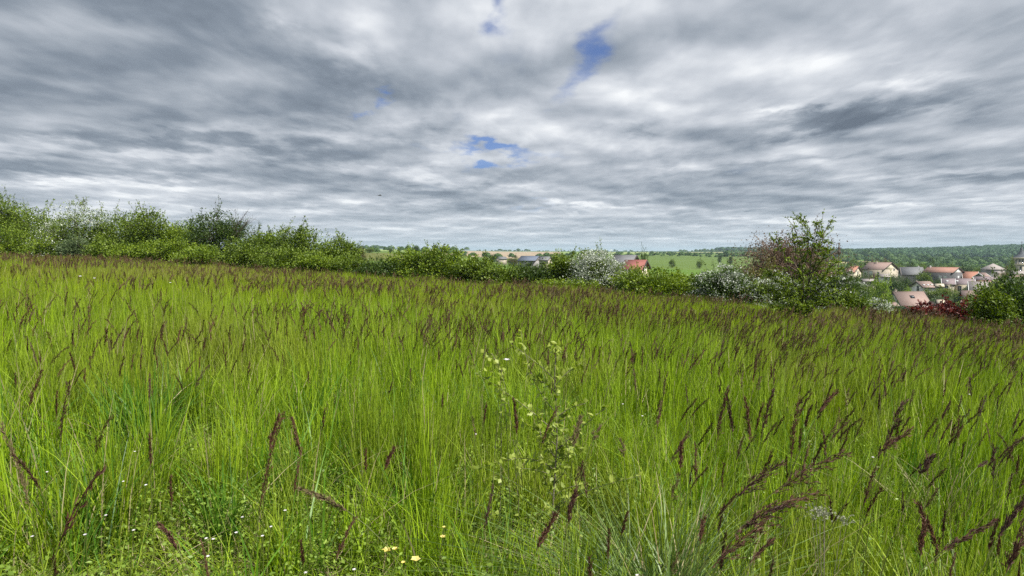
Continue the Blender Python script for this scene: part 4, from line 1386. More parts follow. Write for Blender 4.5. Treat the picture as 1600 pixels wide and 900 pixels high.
def window(parent, face, u0, z0, ww, hh, wall_off, style='glass'):
    """face: ('x'|'y', sign, plane). u0 = centre along the wall, z0 = sill height"""
    ax, sg, pl = face
    fr = Geo(); fr_t = .06
    gl = Geo(); sl = Geo()
    def bx(G, ua, ub, za, zb, da, db):
        a, b = sorted((pl + sg * da, pl + sg * db))
        if ax == 'y': G.box(ua, ub, a, b, za, zb)
        else: G.box(a, b, ua, ub, za, zb)
    a, b = u0 - ww / 2, u0 + ww / 2
    bx(fr, a - fr_t, a, z0 - .02, z0 + hh + .06, -.05, .045); bx(fr, b, b + fr_t, z0 - .02, z0 + hh + .06, -.05, .045)
    bx(fr, a, b, z0 + hh, z0 + hh + .06, -.05, .044); bx(fr, a, b, z0 - .02, z0 + .03, -.05, .044)
    bx(fr, u0 - .03, u0 + .03, z0 + .03, z0 + hh, -.05, .04)
    f = obj('window', fr.mesh('window', [M['trim_white']]), parent)
    bx(gl, a, b, z0 + .03, z0 + hh, -.06, .02)
    obj('pane', gl.mesh('pane', [M['glass' if style == 'glass' else 'glass_pale']]), f)
    bx(sl, a - .12, b + .12, z0 - .11, z0 - .025, -.02, .13)
    obj('sill', sl.mesh('sill', [M['w_stone']]), f)
    return f


def house(label, px, depth, th, L, W, hw, hr, wallm, roofm, base_drop=0.0, zb=None, wins=(), chim=(), sky_=(), verge=None, gable_m=None, cat='house', name='house', over=.35, hip=False, door=None, half=None):
    """box house; local x along the ridge, local -y is the front. px/depth locate the middle of the front wall foot."""
    x, y, z = at(px, depth)
    if zb is not None: z = zb
    t = thing(name, label, cat, (x, y, z), R(th))
    g = Geo()
    x0, x1, y0, y1 = -L / 2, L / 2, 0, W
    g.box(x0, x1, y0, y1, -3.0, hw)
    if not hip:
        for xs in (x0, x1):
            sgn = 1 if xs > 0 else -1
            V_ = [(xs, y0, hw), (xs, y1, hw), (xs, W / 2, hw + hr), (xs - sgn * .3, y0, hw), (xs - sgn * .3, y1, hw), (xs - sgn * .3, W / 2, hw + hr)]
            g.add(V_, [(0, 1, 4, 3), (1, 2, 5, 4), (2, 0, 3, 5)], [(0, 2, 1), (3, 4, 5)], m=1)
    wm = g.mesh('wall', [M[wallm], M[gable_m or wallm]])
    obj('wall', wm, t)
    r = Geo(); th_ = .16; ov = over
    sl = hr / (W / 2)
    if hip:
        V_ = [(x0 - ov, y0 - ov, hw), (x1 + ov, y0 - ov, hw), (x1 + ov, y1 + ov, hw), (x0 - ov, y1 + ov, hw)]
        rx = max(0.0, (L - W) / 2)
        top = [(-rx, W / 2, hw + hr), (rx + .01, W / 2, hw + hr)]
        V2 = [(a, b, c + .12) for a, b, c in V_]
        r.add(V_ + V2 + top, [(0, 3, 2, 1), (0, 1, 5, 4), (1, 2, 6, 5), (2, 3, 7, 6), (3, 0, 4, 7), (4, 5, 9, 8), (6, 7, 8, 9)], [(5, 6, 9), (7, 4, 8)])
    else:
        for s_ in (-1, 1):
            ye = W / 2 + s_ * (W / 2 + ov); ze = hw - sl * ov
            yr, zr = W / 2, hw + hr
            a = [(x0 - ov, ye, ze + .02), (x1 + ov, ye, ze + .02), (x1 + ov, yr, zr + .02), (x0 - ov, yr, zr + .02)]
            b = [(p[0], p[1], p[2] + th_) for p in a]
            q = [(0, 3, 2, 1), (4, 5, 6, 7), (0, 1, 5, 4), (1, 2, 6, 5), (2, 3, 7, 6), (3, 0, 4, 7)]
            if s_ > 0: q = [f[::-1] for f in q]
            r.add(a + b, q)
    ro = obj('roof', r.mesh('roof', [M[roofm]]), t)
    if not hip:
        rc = Geo(); rc.tube([(x0 - ov, W / 2, hw + hr + th_ - .02), (x1 + ov, W / 2, hw + hr + th_ - .02)], .11, 6)
        obj('ridge_cap', rc.mesh('ridge_cap', [M[roofm]]), ro)
    vm_ = M[verge] if verge else M['trim_dark']
    if not hip:
        for xs in (x0 - ov - .04, x1 + ov + .04):
            vg = Geo()
            for s_ in (-1, 1):
                ye = W / 2 + s_ * (W / 2 + ov); ze = hw - sl * ov
                e = .07
                h0, h1 = (-.12, th_ + .05)
                P8 = [(xs - e, ye, ze + h0), (xs + e, ye, ze + h0), (xs + e, W / 2, hw + hr + h0), (xs - e, W / 2, hw + hr + h0),
                      (xs - e, ye, ze + h1), (xs + e, ye, ze + h1), (xs + e, W / 2, hw + hr + h1), (xs - e, W / 2, hw + hr + h1)]
                vg.add(P8, [(0, 3, 2, 1), (4, 5, 6, 7), (0, 1, 5, 4), (1, 2, 6, 5), (2, 3, 7, 6), (3, 0, 4, 7)])
            obj('verge_board', vg.mesh('verge_board', [vm_]), ro)
        gt = Geo(); gt.tube([(x0 - ov, -ov - .08, hw - sl * ov + .05), (x1 + ov, -ov - .08, hw - sl * ov + .05)], .07, 5)
        obj('gutter', gt.mesh('gutter', [M['trim_dark']]), ro)
    for (fx, u_, z_, ww, hh, *st) in wins:
        face = {'f': ('y', -1, y0), 'l': ('x', -1, x0), 'r': ('x', 1, x1)}[fx]
        window(t, face, u_, z_, ww, hh, 0, st[0] if st else 'glass')
    for (cx_, cy_, hh) in chim:
        c_ = Geo(); zt = hw + hr * (1 - abs(cy_ - W / 2) / (W / 2))
        c_.box(cx_ - .3, cx_ + .3, cy_ - .25, cy_ + .25, zt - .6, zt + hh); c_.box(cx_ - .37, cx_ + .37, cy_ - .32, cy_ + .32, zt + hh, zt + hh + .1)
        c_.tube([(cx_, cy_, zt + hh + .1), (cx_, cy_, zt + hh + .4)], .11, 6)
        obj('chimney', c_.mesh('chimney', [M['w_beige'] if not verge else M['trim_white']]), ro)
    for (cx_, f, ww, hh, pale) in sky_:
        yy = W / 2 * f; zz = hw + hr * f
        n_ = unit(np.array([0, -sl, 1.])); up_ = unit(np.array([0, 1., sl])); o_ = np.array([cx_, yy, zz + th_]) + n_ * .06
        fr = Geo(); gl = Geo()
        def pl_(G, a, b, k0, k1):
            P8 = []
            for kz in (k0, k1):
                for (sx_, sy_) in ((-1, -1), (1, -1), (1, 1), (-1, 1)):
                    P8.append(o_ + np.array([1, 0, 0]) * sx_ * a + up_ * sy_ * b + n_ * kz)
            G.add(P8, [(0, 3, 2, 1), (4, 5, 6, 7), (0, 1, 5, 4), (1, 2, 6, 5), (2, 3, 7, 6), (3, 0, 4, 7)])
        pl_(fr, ww / 2 + .08, hh / 2 + .08, -.08, .04); pl_(gl, ww / 2, hh / 2, -.05, .06)
        f_ = obj('roof_window', fr.mesh('roof_window', [M['trim_dark']]), ro)
        obj('pane', gl.mesh('pane', [M['glass_pale' if pale else 'glass']]), f_)
    if door:
        fx, u_, ww, hh = door
        dgeo = Geo(); a, b = u_ - ww / 2, u_ + ww / 2
        if fx == 'f': dgeo.box(a, b, y0 - .05, y0 + .04, -.6, hh)
        elif fx == 'l': dgeo.box(x0 - .05, x0 + .04, a, b, -.6, hh)
        else: dgeo.box(x1 - .04, x1 + .05, a, b, -.6, hh)
        obj('door', dgeo.mesh('door', [M['wood_dark']]), t)
    return t


def fit(kind, pa, pc, pb, depth, W):
    """corner layout in px -> (rotation deg, length). kind 'L': gable pa..pc then front pc..pb; 'R': front pa..pc then gable pc..pb"""
    tn = ((pc) - 800) / FPX; s_ = FPX / depth; phi = math.atan(tn); q = math.sqrt(1 + tn * tn)
    gp, fp = ((pc - pa), (pb - pc)) if kind == 'L' else ((pb - pc), (pc - pa))
    sgn = 1 if kind == 'L' else -1
    th = math.asin(max(-.98, min(.98, sgn * gp / (s_ * W * q)))) - phi
    L = fp / (s_ * (math.cos(th) - tn * math.sin(th)))
    return th, L


def hfit(label, kind, pa, pc, pb, yr, ye, yb, depth, W, wallm, roofm, **kw):
    """depth is that of the corner pc"""
    th, L = fit(kind, pa, pc, pb, depth, W)
    cxw = (pc - 800) / FPX * depth
    dx, dy = math.cos(th) * L / 2, math.sin(th) * L / 2
    mx, my = (cxw + dx, depth + dy) if kind == 'L' else (cxw - dx, depth - dy)
    zb = yfun(pc, yb, depth).z; ze = yfun(pc, ye, depth).z
    # ridge height judged at the middle of the house
    rx, ry = mx - math.sin(th) * W / 2, my + math.cos(th) * W / 2
    zr = yfun(800 + rx / ry * FPX, yr, ry).z
    hw = ze - zb; hr = max(zr - ze, .6)
    return house(label, 800 + mx / my * FPX, my, math.degrees(th), L, W, hw, hr, wallm, roofm, zb=zb, **kw), L


# nearest house with its annex
t, L = hfit('nearest house, white gable and wide pinkish tiled roof with one roof window', 'L', 1384, 1412, 1457, 456.5, 478.5, 492, 200, 9.0, 'w_white', 'roof_pink',
            chim=[(-3.6, 4.9, .9)], sky_=[(.2, .62, 1.1, 1.0, False)], wins=[('l', 3.0, 2.9, .8, 1.1), ('l', 6.2, 2.9, .8, 1.1), ('l', 2.6, .4, 1.1, 1.2), ('f', 1.5, .3, 1.1, 1.2), ('f', -2.0, .3, 1.1, 1.2)], over=.45)
hfit('low white garage annex leaning on the left of the nearest house', 'L', 1379, 1397, 1404, 470, 478, 492, 193, 5.6, 'w_white', 'roof_brown', door=('l', 3.4, 1.0, 2.1), verge='w_beige', name='garage', cat='garage')
hfit('long house with brownish pink roof and cream gable, left end of the village', 'R', 1347, 1381, 1404, 410.5, 421, 435, 300, 10.5, 'w_beige', 'roof_brown', gable_m='w_cream',
     wins=[('f', -3.4, 1.4, 1.3, 1.6, 'pale'), ('f', -1.0, 1.4, 1.3, 1.6, 'pale'), ('f', 2.4, 1.2, 1.0, 1.4), ('r', 4.0, .6, 1.1, 1.3), ('r', 7.4, 3.4, .9, 1.0)], chim=[(-1.5, 4.6, .8)])
hfit('small cottage with an orange roof left of the long brownish one', 'R', 1324, 1335, 1346, 416.5, 425, 432, 285, 7.5, 'w_cream', 'roof_orange', wins=[('r', 3.6, 1.0, .9, 1.1), ('f', 0, .9, .8, 1.0)])
hfit('flat garage roof peeking out of the trees below the long brownish house', 'L', 1344, 1350, 1370, 437.5, 439.8, 446, 235, 6, 'w_beige', 'roof_stone', name='shed', cat='shed', wins=[('f', 0, .5, .9, .9)])
hfit('tiny pale lean-to between the trees under the cream gable', 'L', 1372, 1377, 1392, 429, 432.5, 440, 262, 5, 'w_white', 'roof_stone', name='shed', cat='shed', wins=[('f', 0, .5, .9, .9)])
hfit('grey slate-roofed house between the brownish and the red roofed long houses', 'L', 1405, 1410, 1443, 418, 429, 442, 305, 10, 'w_grey', 'roof_grey',
     chim=[(2.8, 5.4, .7)], wins=[('f', -1.5, .8, 1.1, 1.3), ('f', 2.8, .8, 1.1, 1.3)], verge='roof_stone')
hfit('lower brownish-roofed wing at the left of the grey slate house', 'L', 1402, 1406, 1424, 420, 427, 440, 318, 8, 'w_grey', 'roof_brown', wins=[('f', 0, .6, .9, 1.2)])
hfit('long dark-fronted house with a reddish roof and pale gable', 'R', 1441, 1489, 1506, 418, 426, 445, 290, 9.5, 'w_dark', 'roof_red', gable_m='w_white',
     wins=[('f', 1.0, 2.0, 1.1, 1.7, 'pale'), ('f', 3.0, 2.0, 1.1, 1.7, 'pale'), ('f', -3.4, 2.0, 1.0, 1.5), ('f', 1.2, -.9, 1.1, 1.5), ('r', 5.0, 1.9, 1.1, 1.7, 'pale')], chim=[(-5.2, 4.5, .5)], verge='trim_dark')
hfit('small white house with a pinkish roof carrying three roof windows', 'L', 1423, 1444, 1463, 440.5, 449, 458, 232, 7.6, 'w_white', 'roof_pink',
     chim=[(-1.8, 4.6, .5)], wins=[('l', 3.2, .6, 1.5, 1.7)], sky_=[(-1.2, .35, .6, .7, True), (.2, .35, .6, .7, True), (1.5, .38, .6, .7, True)])
hfit('row house with a violet-brown roof and pale party wall, left one', 'L', 1472, 1474, 1492, 436, 444, 456, 245, 8.5, 'w_beige', 'roof_violet', wins=[('f', -.6, .4, .9, 1.8)], sky_=[(-.4, .5, .8, .8, True)], verge='trim_white')
hfit('row house with a violet-brown roof, right one of the pair', 'L', 1491, 1493, 1523, 436, 444, 456, 246, 8.5, 'w_cream', 'roof_violet', chim=[(2.6, 4.6, .7)], wins=[('f', -1.5, .2, 1.1, 1.9), ('f', 2.2, .6, .9, 1.2)], sky_=[(-2.2, .5, .8, .8, True)], verge='trim_white')
hfit('house with a bright orange-red roof behind the row houses', 'L', 1503, 1506, 1529, 425, 437, 446, 292, 9, 'w_beige', 'roof_orange', wins=[('f', 0, .8, .9, 1.2)], verge='trim_white')
hfit('brown-gabled house with white verge boards beside the orange-red roof', 'L', 1522, 1540, 1548, 427, 433.5, 446, 275, 6, 'w_grey', 'roof_brown', wins=[('l', 3.0, 1.9, 1.0, 1.1)], verge='trim_white')
hfit('low pink-walled house with a long violet roof and cream gable', 'R', 1519, 1556, 1566, 433, 438, 448, 255, 7, 'w_pink', 'roof_violet', gable_m='w_cream', wins=[('f', -2.5, .5, .9, 1.1), ('f', 1.8, .5, .9, 1.1), ('r', 3.4, .5, .8, 1.0)])
hfit('big dull grey-brown roof with a pale slanting verge below the row', 'L', 1513, 1517, 1556, 441, 456, 468, 222, 11, 'w_beige', 'roof_stone', wins=[('f', 0, .5, 1, 1.2)], verge='trim_white')
hfit('dark brown hipped outbuilding among the trees above the copper shrub', 'L', 1503, 1507, 1532, 455, 464, 474, 190, 7, 'w_beige', 'roof_brown', name='outbuilding', cat='outbuilding', wins=[('f', 0, .5, 1, 1.2)])
# pyramid-roofed house
x_, y_, z_ = at(1556, 315)
zb = yfun(1556, 440, 315).z; ze = yfun(1556, 421.5, 315).z; zr = yfun(1556, 411.5, 319).z
house('square grey house with a steep pale pyramid roof near the church', 1556, 315, -18, 7.6, 7.6, ze - zb, zr - ze, 'w_grey', 'roof_stone', zb=zb, hip=True,
      wins=[('f', -1.6, 1.5, .9, 1.5), ('f', 1.5, 1.5, .9, 1.5), ('r', 3.8, 1.5, .9, 1.5)])
hfit('narrow cream house right of the pyramid-roofed one', 'L', 1553, 1556, 1570, 424, 427, 444, 290, 7, 'w_cream', 'roof_stone', wins=[('f', 0, 1.2, .8, 1.3)])
hfit('pink house wall below the church tower', 'L', 1580, 1584, 1606, 424, 429, 446, 285, 8, 'w_pink', 'roof_stone', wins=[('f', 0, 1.0, .9, 1.2), ('f', 2.2, 1.0, .9, 1.2)])
hfit('long whitish cottage half hidden below the church', 'L', 1572, 1576, 1604, 431, 434, 446, 270, 7, 'w_white', 'roof_brown', wins=[('f', -1, .8, .9, 1.2), ('f', 2, .8, .9, 1.2)])
# small sheds
hfit('little white-roofed shed between the white house and the row houses', 'L', 1462, 1464, 1475, 445.5, 447.5, 453, 226, 4, 'w_grey', 'w_cream', name='shed', cat='shed', door=('f', 0, .8, 1.6))
hfit('tiny white shed roof in the gardens right of the nearest house', 'L', 1466, 1468, 1477, 471.5, 473.5, 479, 180, 3, 'w_beige', 'w_cream', name='shed', cat='shed', door=('f', 0, .7, 1.5))
hfit('long low garden wall roof right of the nearest house', 'L', 1455, 1457, 1480, 474, 475.5, 482, 185, 3, 'w_grey', 'roof_brown', name='shed', cat='shed', door=('f', 0, .7, 1.5))

# church
x, y, z = at(1595, 330)
z = yfun(1595, 447, 330).z
t = thing('church_tower', 'stone church tower with arched belfry openings and a slate spire at the right border', 'church', (x, y, z), R(-12))
u1 = 330 / FPX
hb = yfun(1595, 404, 330).z - z   # top of the belfry walls
hw_ = 9.0 * u1
g = Geo(); g.box(-hw_, hw_, -hw_, hw_, -3, hb)
obj('wall', g.mesh('wall', [M['w_stone']]), t)
zc1 = yfun(1595, 413, 330).z - z; zc2 = yfun(1595, 425, 330).z - z
for zz in (zc1, zc2):
    g = Geo(); g.box(-hw_ - .25, hw_ + .25, -hw_ - .25, hw_ + .25, zz - .2, zz + .2)
    obj('string_course', g.mesh('string_course', [M['w_cream']]), t)
g = Geo(); g.box(-hw_ - .5, hw_ + .5, -hw_ - .5, hw_ + .5, hb, hb + .5)
co = obj('cornice', g.mesh('cornice', [M['w_cream']]), t)
def arch(parent, ax, sg, u0, z0, ww, hh, nm='belfry_opening'):
    n_ = 7; th = np.linspace(0, math.pi, n_)
    pr = [(u0 - ww / 2, z0), (u0 + ww / 2, z0)] + [(u0 + math.cos(a) * ww / 2, z0 + hh - ww / 2 + math.sin(a) * ww / 2) for a in th]
    G = Geo(); V_ = []
    for d_ in (hw_ - .1, hw_ + .04):
        for (a, b) in pr:
            V_.append((a, sg * d_, b) if ax == 'y' else (sg * d_, a, b))
    k = len(pr)
    Tt = [(0, i, i + 1) for i in range(1, k - 1)] + [(k, k + i + 1, k + i) for i in range(1, k - 1)]
    G.add(V_, [(i, (i + 1) % k, k + (i + 1) % k, k + i) for i in range(k)], Tt)
    return obj(nm, G.mesh(nm, [M['glass']]), parent)
for (ax, sg) in (('y', -1), ('x', -1)):
    for uu in (-1.3, 1.3):
        arch(t, ax, sg, uu, zc1 - 3.2, .95, 2.4)
    arch(t, ax, sg, 0, zc2 - 4.2, 1.3, 2.9, 'arched_window')
    for uu in (-1.9, -.65, .65, 1.9):
        arch(t, ax, sg, uu, zc1 + .35, .6, hb - zc1 - .6)
g = Geo()
prof = [(hw_ + .45, hb + .5), (hw_ * .80, hb + 1.3), (hw_ * .42, yfun(1595, 396, 330).z - z), (hw_ * .24, yfun(1595, 391, 330).z - z), (.10, yfun(1595, 385, 330).z - z)]
V_ = []; Q_ = []
for (rd, zz) in prof:
    for q in range(8):
        a = math.pi / 8 + q * math.pi / 4
        V_.append((rd * 1.08 * math.cos(a), rd * 1.08 * math.sin(a), zz))
for i in range(len(prof) - 1):
    for q in range(8):
        Q_.append((i * 8 + q, i * 8 + (q + 1) % 8, (i + 1) * 8 + (q + 1) % 8, (i + 1) * 8 + q))
g.add(V_, Q_)
sp_ = obj('spire', g.mesh('spire', [M['slate']]), t)
g = Geo(); ztp = yfun(1595, 376, 330).z - z
g.tube([(0, 0, prof[-1][1] - .3), (0, 0, ztp)], .07, 5); g.box(-.45, .45, -.05, .05, ztp - 1.0, ztp - .88); g.box(-.2, .2, -.2, .2, prof[-1][1], prof[-1][1] + .35)
obj('cross', g.mesh('cross', [M['trim_dark']]), sp_)

# farm buildings beyond the hedge
hfit('white-walled barn with a slate-blue roof beyond the hedge', 'R', 809, 836, 848, 400.5, 407.5, 412, 330, 12, 'w_grey', 'roof_slateblue', name='barn', cat='barn', wins=[('f', -2, .3, 1.2, 1.0), ('f', 2, .3, 1.2, 1.0)])
hfit('grey-roofed barn adjoining the slate-blue one on its right', 'R', 842, 856, 863, 401.5, 406.5, 413, 320, 9, 'w_beige', 'roof_grey', name='barn', cat='barn', door=('f', .5, 1.0, 2.0))
hfit('small far-off white farmhouse left of the barns', 'L', 774, 780, 792, 401.5, 404.5, 407, 430, 8, 'w_beige', 'roof_grey', wins=[('f', 0, .3, .9, .9)])
hfit('large dark grey barn roof behind the round white hawthorn', 'R', 955, 985, 1000, 400, 413, 424, 150, 8, 'w_grey', 'roof_grey', name='barn', cat='barn', door=('f', .5, 1.0, 2.0))
hfit('crimson tiled roof of a house just behind the hedge', 'R', 973, 1002, 1014, 408, 421, 432, 120, 6, 'w_cream', 'roof_crimson', wins=[('r', 3, .6, .7, .8)])
hfit('long pale shed half hidden behind the rusty shrubs', 'L', 1165, 1167, 1180, 429, 432, 440, 90, 4, 'w_white', 'roof_stone', name='shed', cat='shed', door=('f', 0, .7, 1.5))

# ------------------------------------------------------------------ village trees: a few crowns, copied
TP = []
for i in range(5):
    tm, cm, _ = crown_meshes(2000 + i, 6, 6, 6.5, 210, 26, .26, 'leaf_green', shoots=5, stems=4, trunk_h=.25, spread=.42)
    TP.append((tm, cm))
mat_mesh = {}
def vtree(label, px, yt, wp, depth, kind, leafm, name='tree', cat='tree', group='trees in and around the village', hmin=1.5):
    x, y, z = at(px, depth)
    H = max(yfun(px, yt, depth).z - z, hmin); W = wp / FPX * depth
    tm, cm = TP[kind]
    key = (kind, leafm)
    if key not in mat_mesh:
        c2 = cm.copy(); c2.name = 'crown'; c2.materials.clear(); c2.materials.append(M[leafm]); mat_mesh[key] = c2
    t = thing(name, label, cat, (x, y, z), (px * 7.3) % 6.28, group, (W / 5.7, W / 5.7, H / 6.0))
    obj('trunk', tm, t); obj('crown', mat_mesh[key], t)
    return t


VT = [
    (1378, 434, 38, 165, 0, 'leaf_yellow', 'vivid yellow-green round tree in front of the village'),
    (1354, 444, 38, 150, 1, 'leaf_green', 'mid green tree left of the vivid yellow-green one'),
    (1335, 430, 26, 262, 2, 'leaf_dark', 'dark tree below the small orange-roofed cottage'),
    (1352, 428, 22, 270, 3, 'leaf_dark', 'dark bush under the long brownish-roofed house'),
    (1368, 431, 20, 268, 4, 'leaf_rust', 'reddish bush before the long brownish-roofed house'),
    (1398, 430, 26, 262, 0, 'leaf_grey', 'dull grey-green tree under the cream gable'),
    (1404, 438, 30, 225, 1, 'leaf_dark', 'dark tree right of the vivid yellow-green one'),
    (1416, 434, 20, 245, 2, 'leaf_dark', 'blackish green tree left of the small white house'),
    (1420, 450, 17, 222, 3, 'leaf_yellow', 'small yellow-green bush at the corner of the small white house'),
    (1443, 427, 26, 278, 4, 'leaf_green', 'round green tree in front of the long dark-fronted house'),
    (1458, 452, 34, 205, 0, 'leaf_green', 'green garden tree right of the small white house'),
    (1484, 450, 40, 205, 1, 'leaf_green', 'broad garden tree in front of the left row house'),
    (1470, 462, 34, 185, 2, 'leaf_grey', 'grey-green garden tree right of the nearest house'),
    (1503, 458, 36, 195, 3, 'leaf_dark', 'dark garden tree in front of the right row house'),
    (1512, 466, 36, 165, 4, 'leaf_green', 'green tree above the copper shrub'),
    (1536, 457, 36, 175, 0, 'leaf_green', 'green tree in front of the dull grey-brown roof'),
    (1466, 437, 12, 268, 1, 'leaf_dark', 'small black-green shrub against the dark-fronted house'),
    (1512, 447, 14, 240, 2, 'leaf_dark', 'dark vine mass between the row houses'),
    (1571, 420, 22, 280, 3, 'leaf_olive', 'olive autumn-tinted tree right of the pyramid roof'),
    (1580, 407, 10, 300, 4, 'leaf_green', 'narrow upright green tree beside the church tower'),
    (1590, 431, 26, 255, 0, 'leaf_green', 'green tree at the foot of the church tower'),
    (1560, 437, 26, 240, 1, 'leaf_green', 'green tree in front of the cream gable near the church'),
    (1322, 420, 20, 300, 2, 'leaf_olive', 'brownish tree right of the slim pole'),
    (1336, 408, 26, 340, 3, 'leaf_green', 'green tree behind the small orange-roofed cottage'),
    (1352, 410, 22, 345, 4, 'leaf_dark', 'dark tree behind the left end of the long brownish roof'),
    (1375, 406, 34, 360, 0, 'leaf_olive', 'olive-brown tree crown above the long brownish roof'),
    (1404, 412, 24, 350, 1, 'leaf_green', 'green tree behind the cream gable'),
    (1420, 411, 24, 370, 2, 'leaf_dark', 'dark tree behind the grey slate house'),
    (1456, 410, 20, 380, 3, 'leaf_dark', 'dark round tree behind the reddish long roof'),
    (1442, 414, 22, 360, 4, 'leaf_green', 'green tree between the grey and reddish roofs'),
    (1480, 413, 24, 380, 0, 'leaf_green', 'green tree behind the ridge of the reddish long roof'),
    (1514, 416, 30, 370, 1, 'leaf_dark', 'dark trees behind the orange-red roof, widest crown'),
    (1530, 418, 22, 360, 2, 'leaf_green', 'green tree left of the pyramid roof'),
    (1545, 430, 14, 300, 3, 'leaf_dark', 'small dark tree by the square grey house'),
    (1388, 462, 24, 196, 4, 'leaf_grey', 'grey-leaved bush at the left corner of the nearest house'),
    (1345, 470, 44, 90, 0, 'leaf_green', 'green thicket left of the nearest house'),
    (1395, 484, 30, 70, 1, 'leaf_green', 'low green bush just before the white garage annex'),
]
for v_ in VT: vtree(v_[6], *v_[:6])
# mid-distance trees seen over the hedge
FT = [
    (552, 384, 24, 120, 0, 'leaf_yellow', 'yellowish bush beyond the end of the high hedge'), (566, 386, 16, 170, 1, 'leaf_olive', 'olive bush beyond the end of the high hedge'),
    (611, 388, 10, 420, 2, 'leaf_dark', 'single dark tree on the far olive field'), (578, 387, 14, 400, 3, 'leaf_green', 'green bush on the far olive field'),
    (680, 383, 12, 430, 4, 'leaf_dark', 'dark lone tree on the skyline left of centre'), (651, 384, 14, 500, 0, 'leaf_dark', 'dark skyline tree left of the lone one'),
    (759, 394, 9, 380, 1, 'leaf_dark', 'dark tree at the left edge of the tan field'), (768, 398, 22, 400, 2, 'leaf_dark', 'dark bushes above the small white farmhouse'),
    (803, 401, 20, 395, 3, 'leaf_olive', 'olive bush between the farmhouse and the barns'),
    (1006, 399, 17, 170, 4, 'leaf_dark', 'dark tree between the grey barn and the crimson roof'), (1141, 400, 8, 520, 0, 'leaf_dark', 'small dark tree in the green fields'),
    (1124, 399, 7, 560, 1, 'leaf_dark', 'tiny dark tree left of the other one in the green fields'), (1050, 405, 11, 420, 2, 'leaf_green', 'green bush at the border of the far crop field'),
    (1093, 405, 10, 430, 3, 'leaf_green', 'roundish bush right along the far crop border'), (868, 397, 16, 420, 4, 'leaf_green', 'green bush right of the barns'),
    (1454, 401, 8, 700, 2, 'leaf_dark', 'dark tree standing alone before the wooded hill'), (1423, 401, 5, 800, 3, 'leaf_dark', 'thin dark tree before the wooded hill'),
]
for v_ in FT: vtree(v_[6], *v_[:6], group='trees beyond the hedge')
# clipped hedge in front of the nearest house
x, y, z = at(1420, 186)
rng = np.random.default_rng(9)
g = Geo(); n = 2600
Lh = 50 / FPX * 186; zt = yfun(1420, 478.5, 186).z
c = np.stack([(rng.random(n) - .5) * Lh, (rng.random(n) - .5) * 1.2, 0 * rng.random(n)], -1); c[:, 2] = rng.random(n) * (zt - z)
g.kites(c, rng.normal(size=(n, 3)), .3, .22, rng, None, 0, .15)
g.box(-Lh / 2 + .15, Lh / 2 - .15, -.45, .45, -1, zt - z - .15, 0, .1)
t = thing('clipped_hedge', 'dark clipped hedge along the front of the nearest house', 'hedge', (x, y, z))
obj('foliage', g.mesh('foliage', [M['leaf_dark']]), t)

# slim pole with ivy
x, y, z = at(1310, 130)
t = thing('utility_pole', 'slim dark utility pole with a small crosspiece right of the young tree', 'utility pole', (x, y, z))
H = yfun(1310, 379, 130).z - z
g = Geo(); g.tube([(0, 0, -1), (0, 0, H * .5), (0, 0, H)], [.17, .14, .10], 7)
obj('post', g.mesh('post', [M['wood_dark']]), t)
g = Geo(); g.box(-.22, .22, -.05, .05, H - .25, H - .12); g.box(-.42, .42, -.06, .06, H - 1.25, H - 1.1)
ca = obj('crossarm', g.mesh('crossarm', [M['wood_dark']]), t)
for dx in (-.38, -.14, .14, .38):
    g = Geo(); g.tube([(dx, 0, H - 1.1), (dx, 0, H - .95), (dx, 0, H - .85)], [.05, .07, .04], 6)
    obj('insulator', g.mesh('insulator', [M['glass']]), ca)
g = Geo(); g.box(-.18, .26, -.2, .2, H - 2.2, H - 1.5); obj('switch_box', g.mesh('switch_box', [M['trim_dark']]), t)

# water tower on the ridge
x, y, z = at(1432, 2450)
zt = yfun(1432, 386.3, 2450).z
zbs = yfun(1432, 391.5, 2450).z
t = thing('water_tower', 'tiny water tower on the skyline of the wooded hill', 'water tower', (x, y, zbs))
H = zt - zbs
g = Geo(); g.tube([(0, 0, -20), (0, 0, H * .5)], [1.6, 1.5], 10); obj('shaft', g.mesh('shaft', [M['concrete']]), t)
g = Geo(); g.tube([(0, 0, H * .45), (0, 0, H * .6), (0, 0, H * .92), (0, 0, H)], [1.6, 3.6, 3.8, 1.5], 14); obj('tank', g.mesh('tank', [M['concrete']]), t)

# far bird
p = yfun(593, 305.5, 60)
t = thing('bird', 'small dark bird gliding under the grey cloud bank', 'bird', p, .4)
g = Geo(); g.tube([(-.16, 0, 0), (-.05, 0, .02), (.08, 0, .02), (.17, 0, .0), (.20, 0, -.005)], [.012, .035, .04, .018, .004], 8)
body = g.mesh('body', [M['trim_dark']])
obj('body', body, t)
for s_ in (-1, 1):
    g = Geo(); V_ = [(-.05, 0, .02), (.07, 0, .02), (.0, s_ * .16, .07), (.09, s_ * .15, .07), (-.07, s_ * .34, .04), (-.02, s_ * .32, .045)]
    V2 = [(a, b, c - .008) for a, b, c in V_]
    g.add(V_ + V2, [(0, 1, 3, 2), (2, 3, 5, 4), (6, 8, 9, 7), (8, 10, 11, 9), (0, 2, 8, 6), (2, 4, 10, 8), (1, 7, 9, 3), (3, 9, 11, 5)])
    obj('wing', g.mesh('wing', [M['trim_dark']]), t)
g = Geo(); g.add([(-.14, 0, 0), (-.27, -.05, 0), (-.27, .05, 0), (-.14, 0, .01), (-.27, -.05, .008), (-.27, .05, .008)], [(0, 1, 4, 3), (1, 2, 5, 4), (2, 0, 3, 5)], [(0, 2, 1), (3, 4, 5)])
obj('tail', g.mesh('tail', [M['trim_dark']]), t)

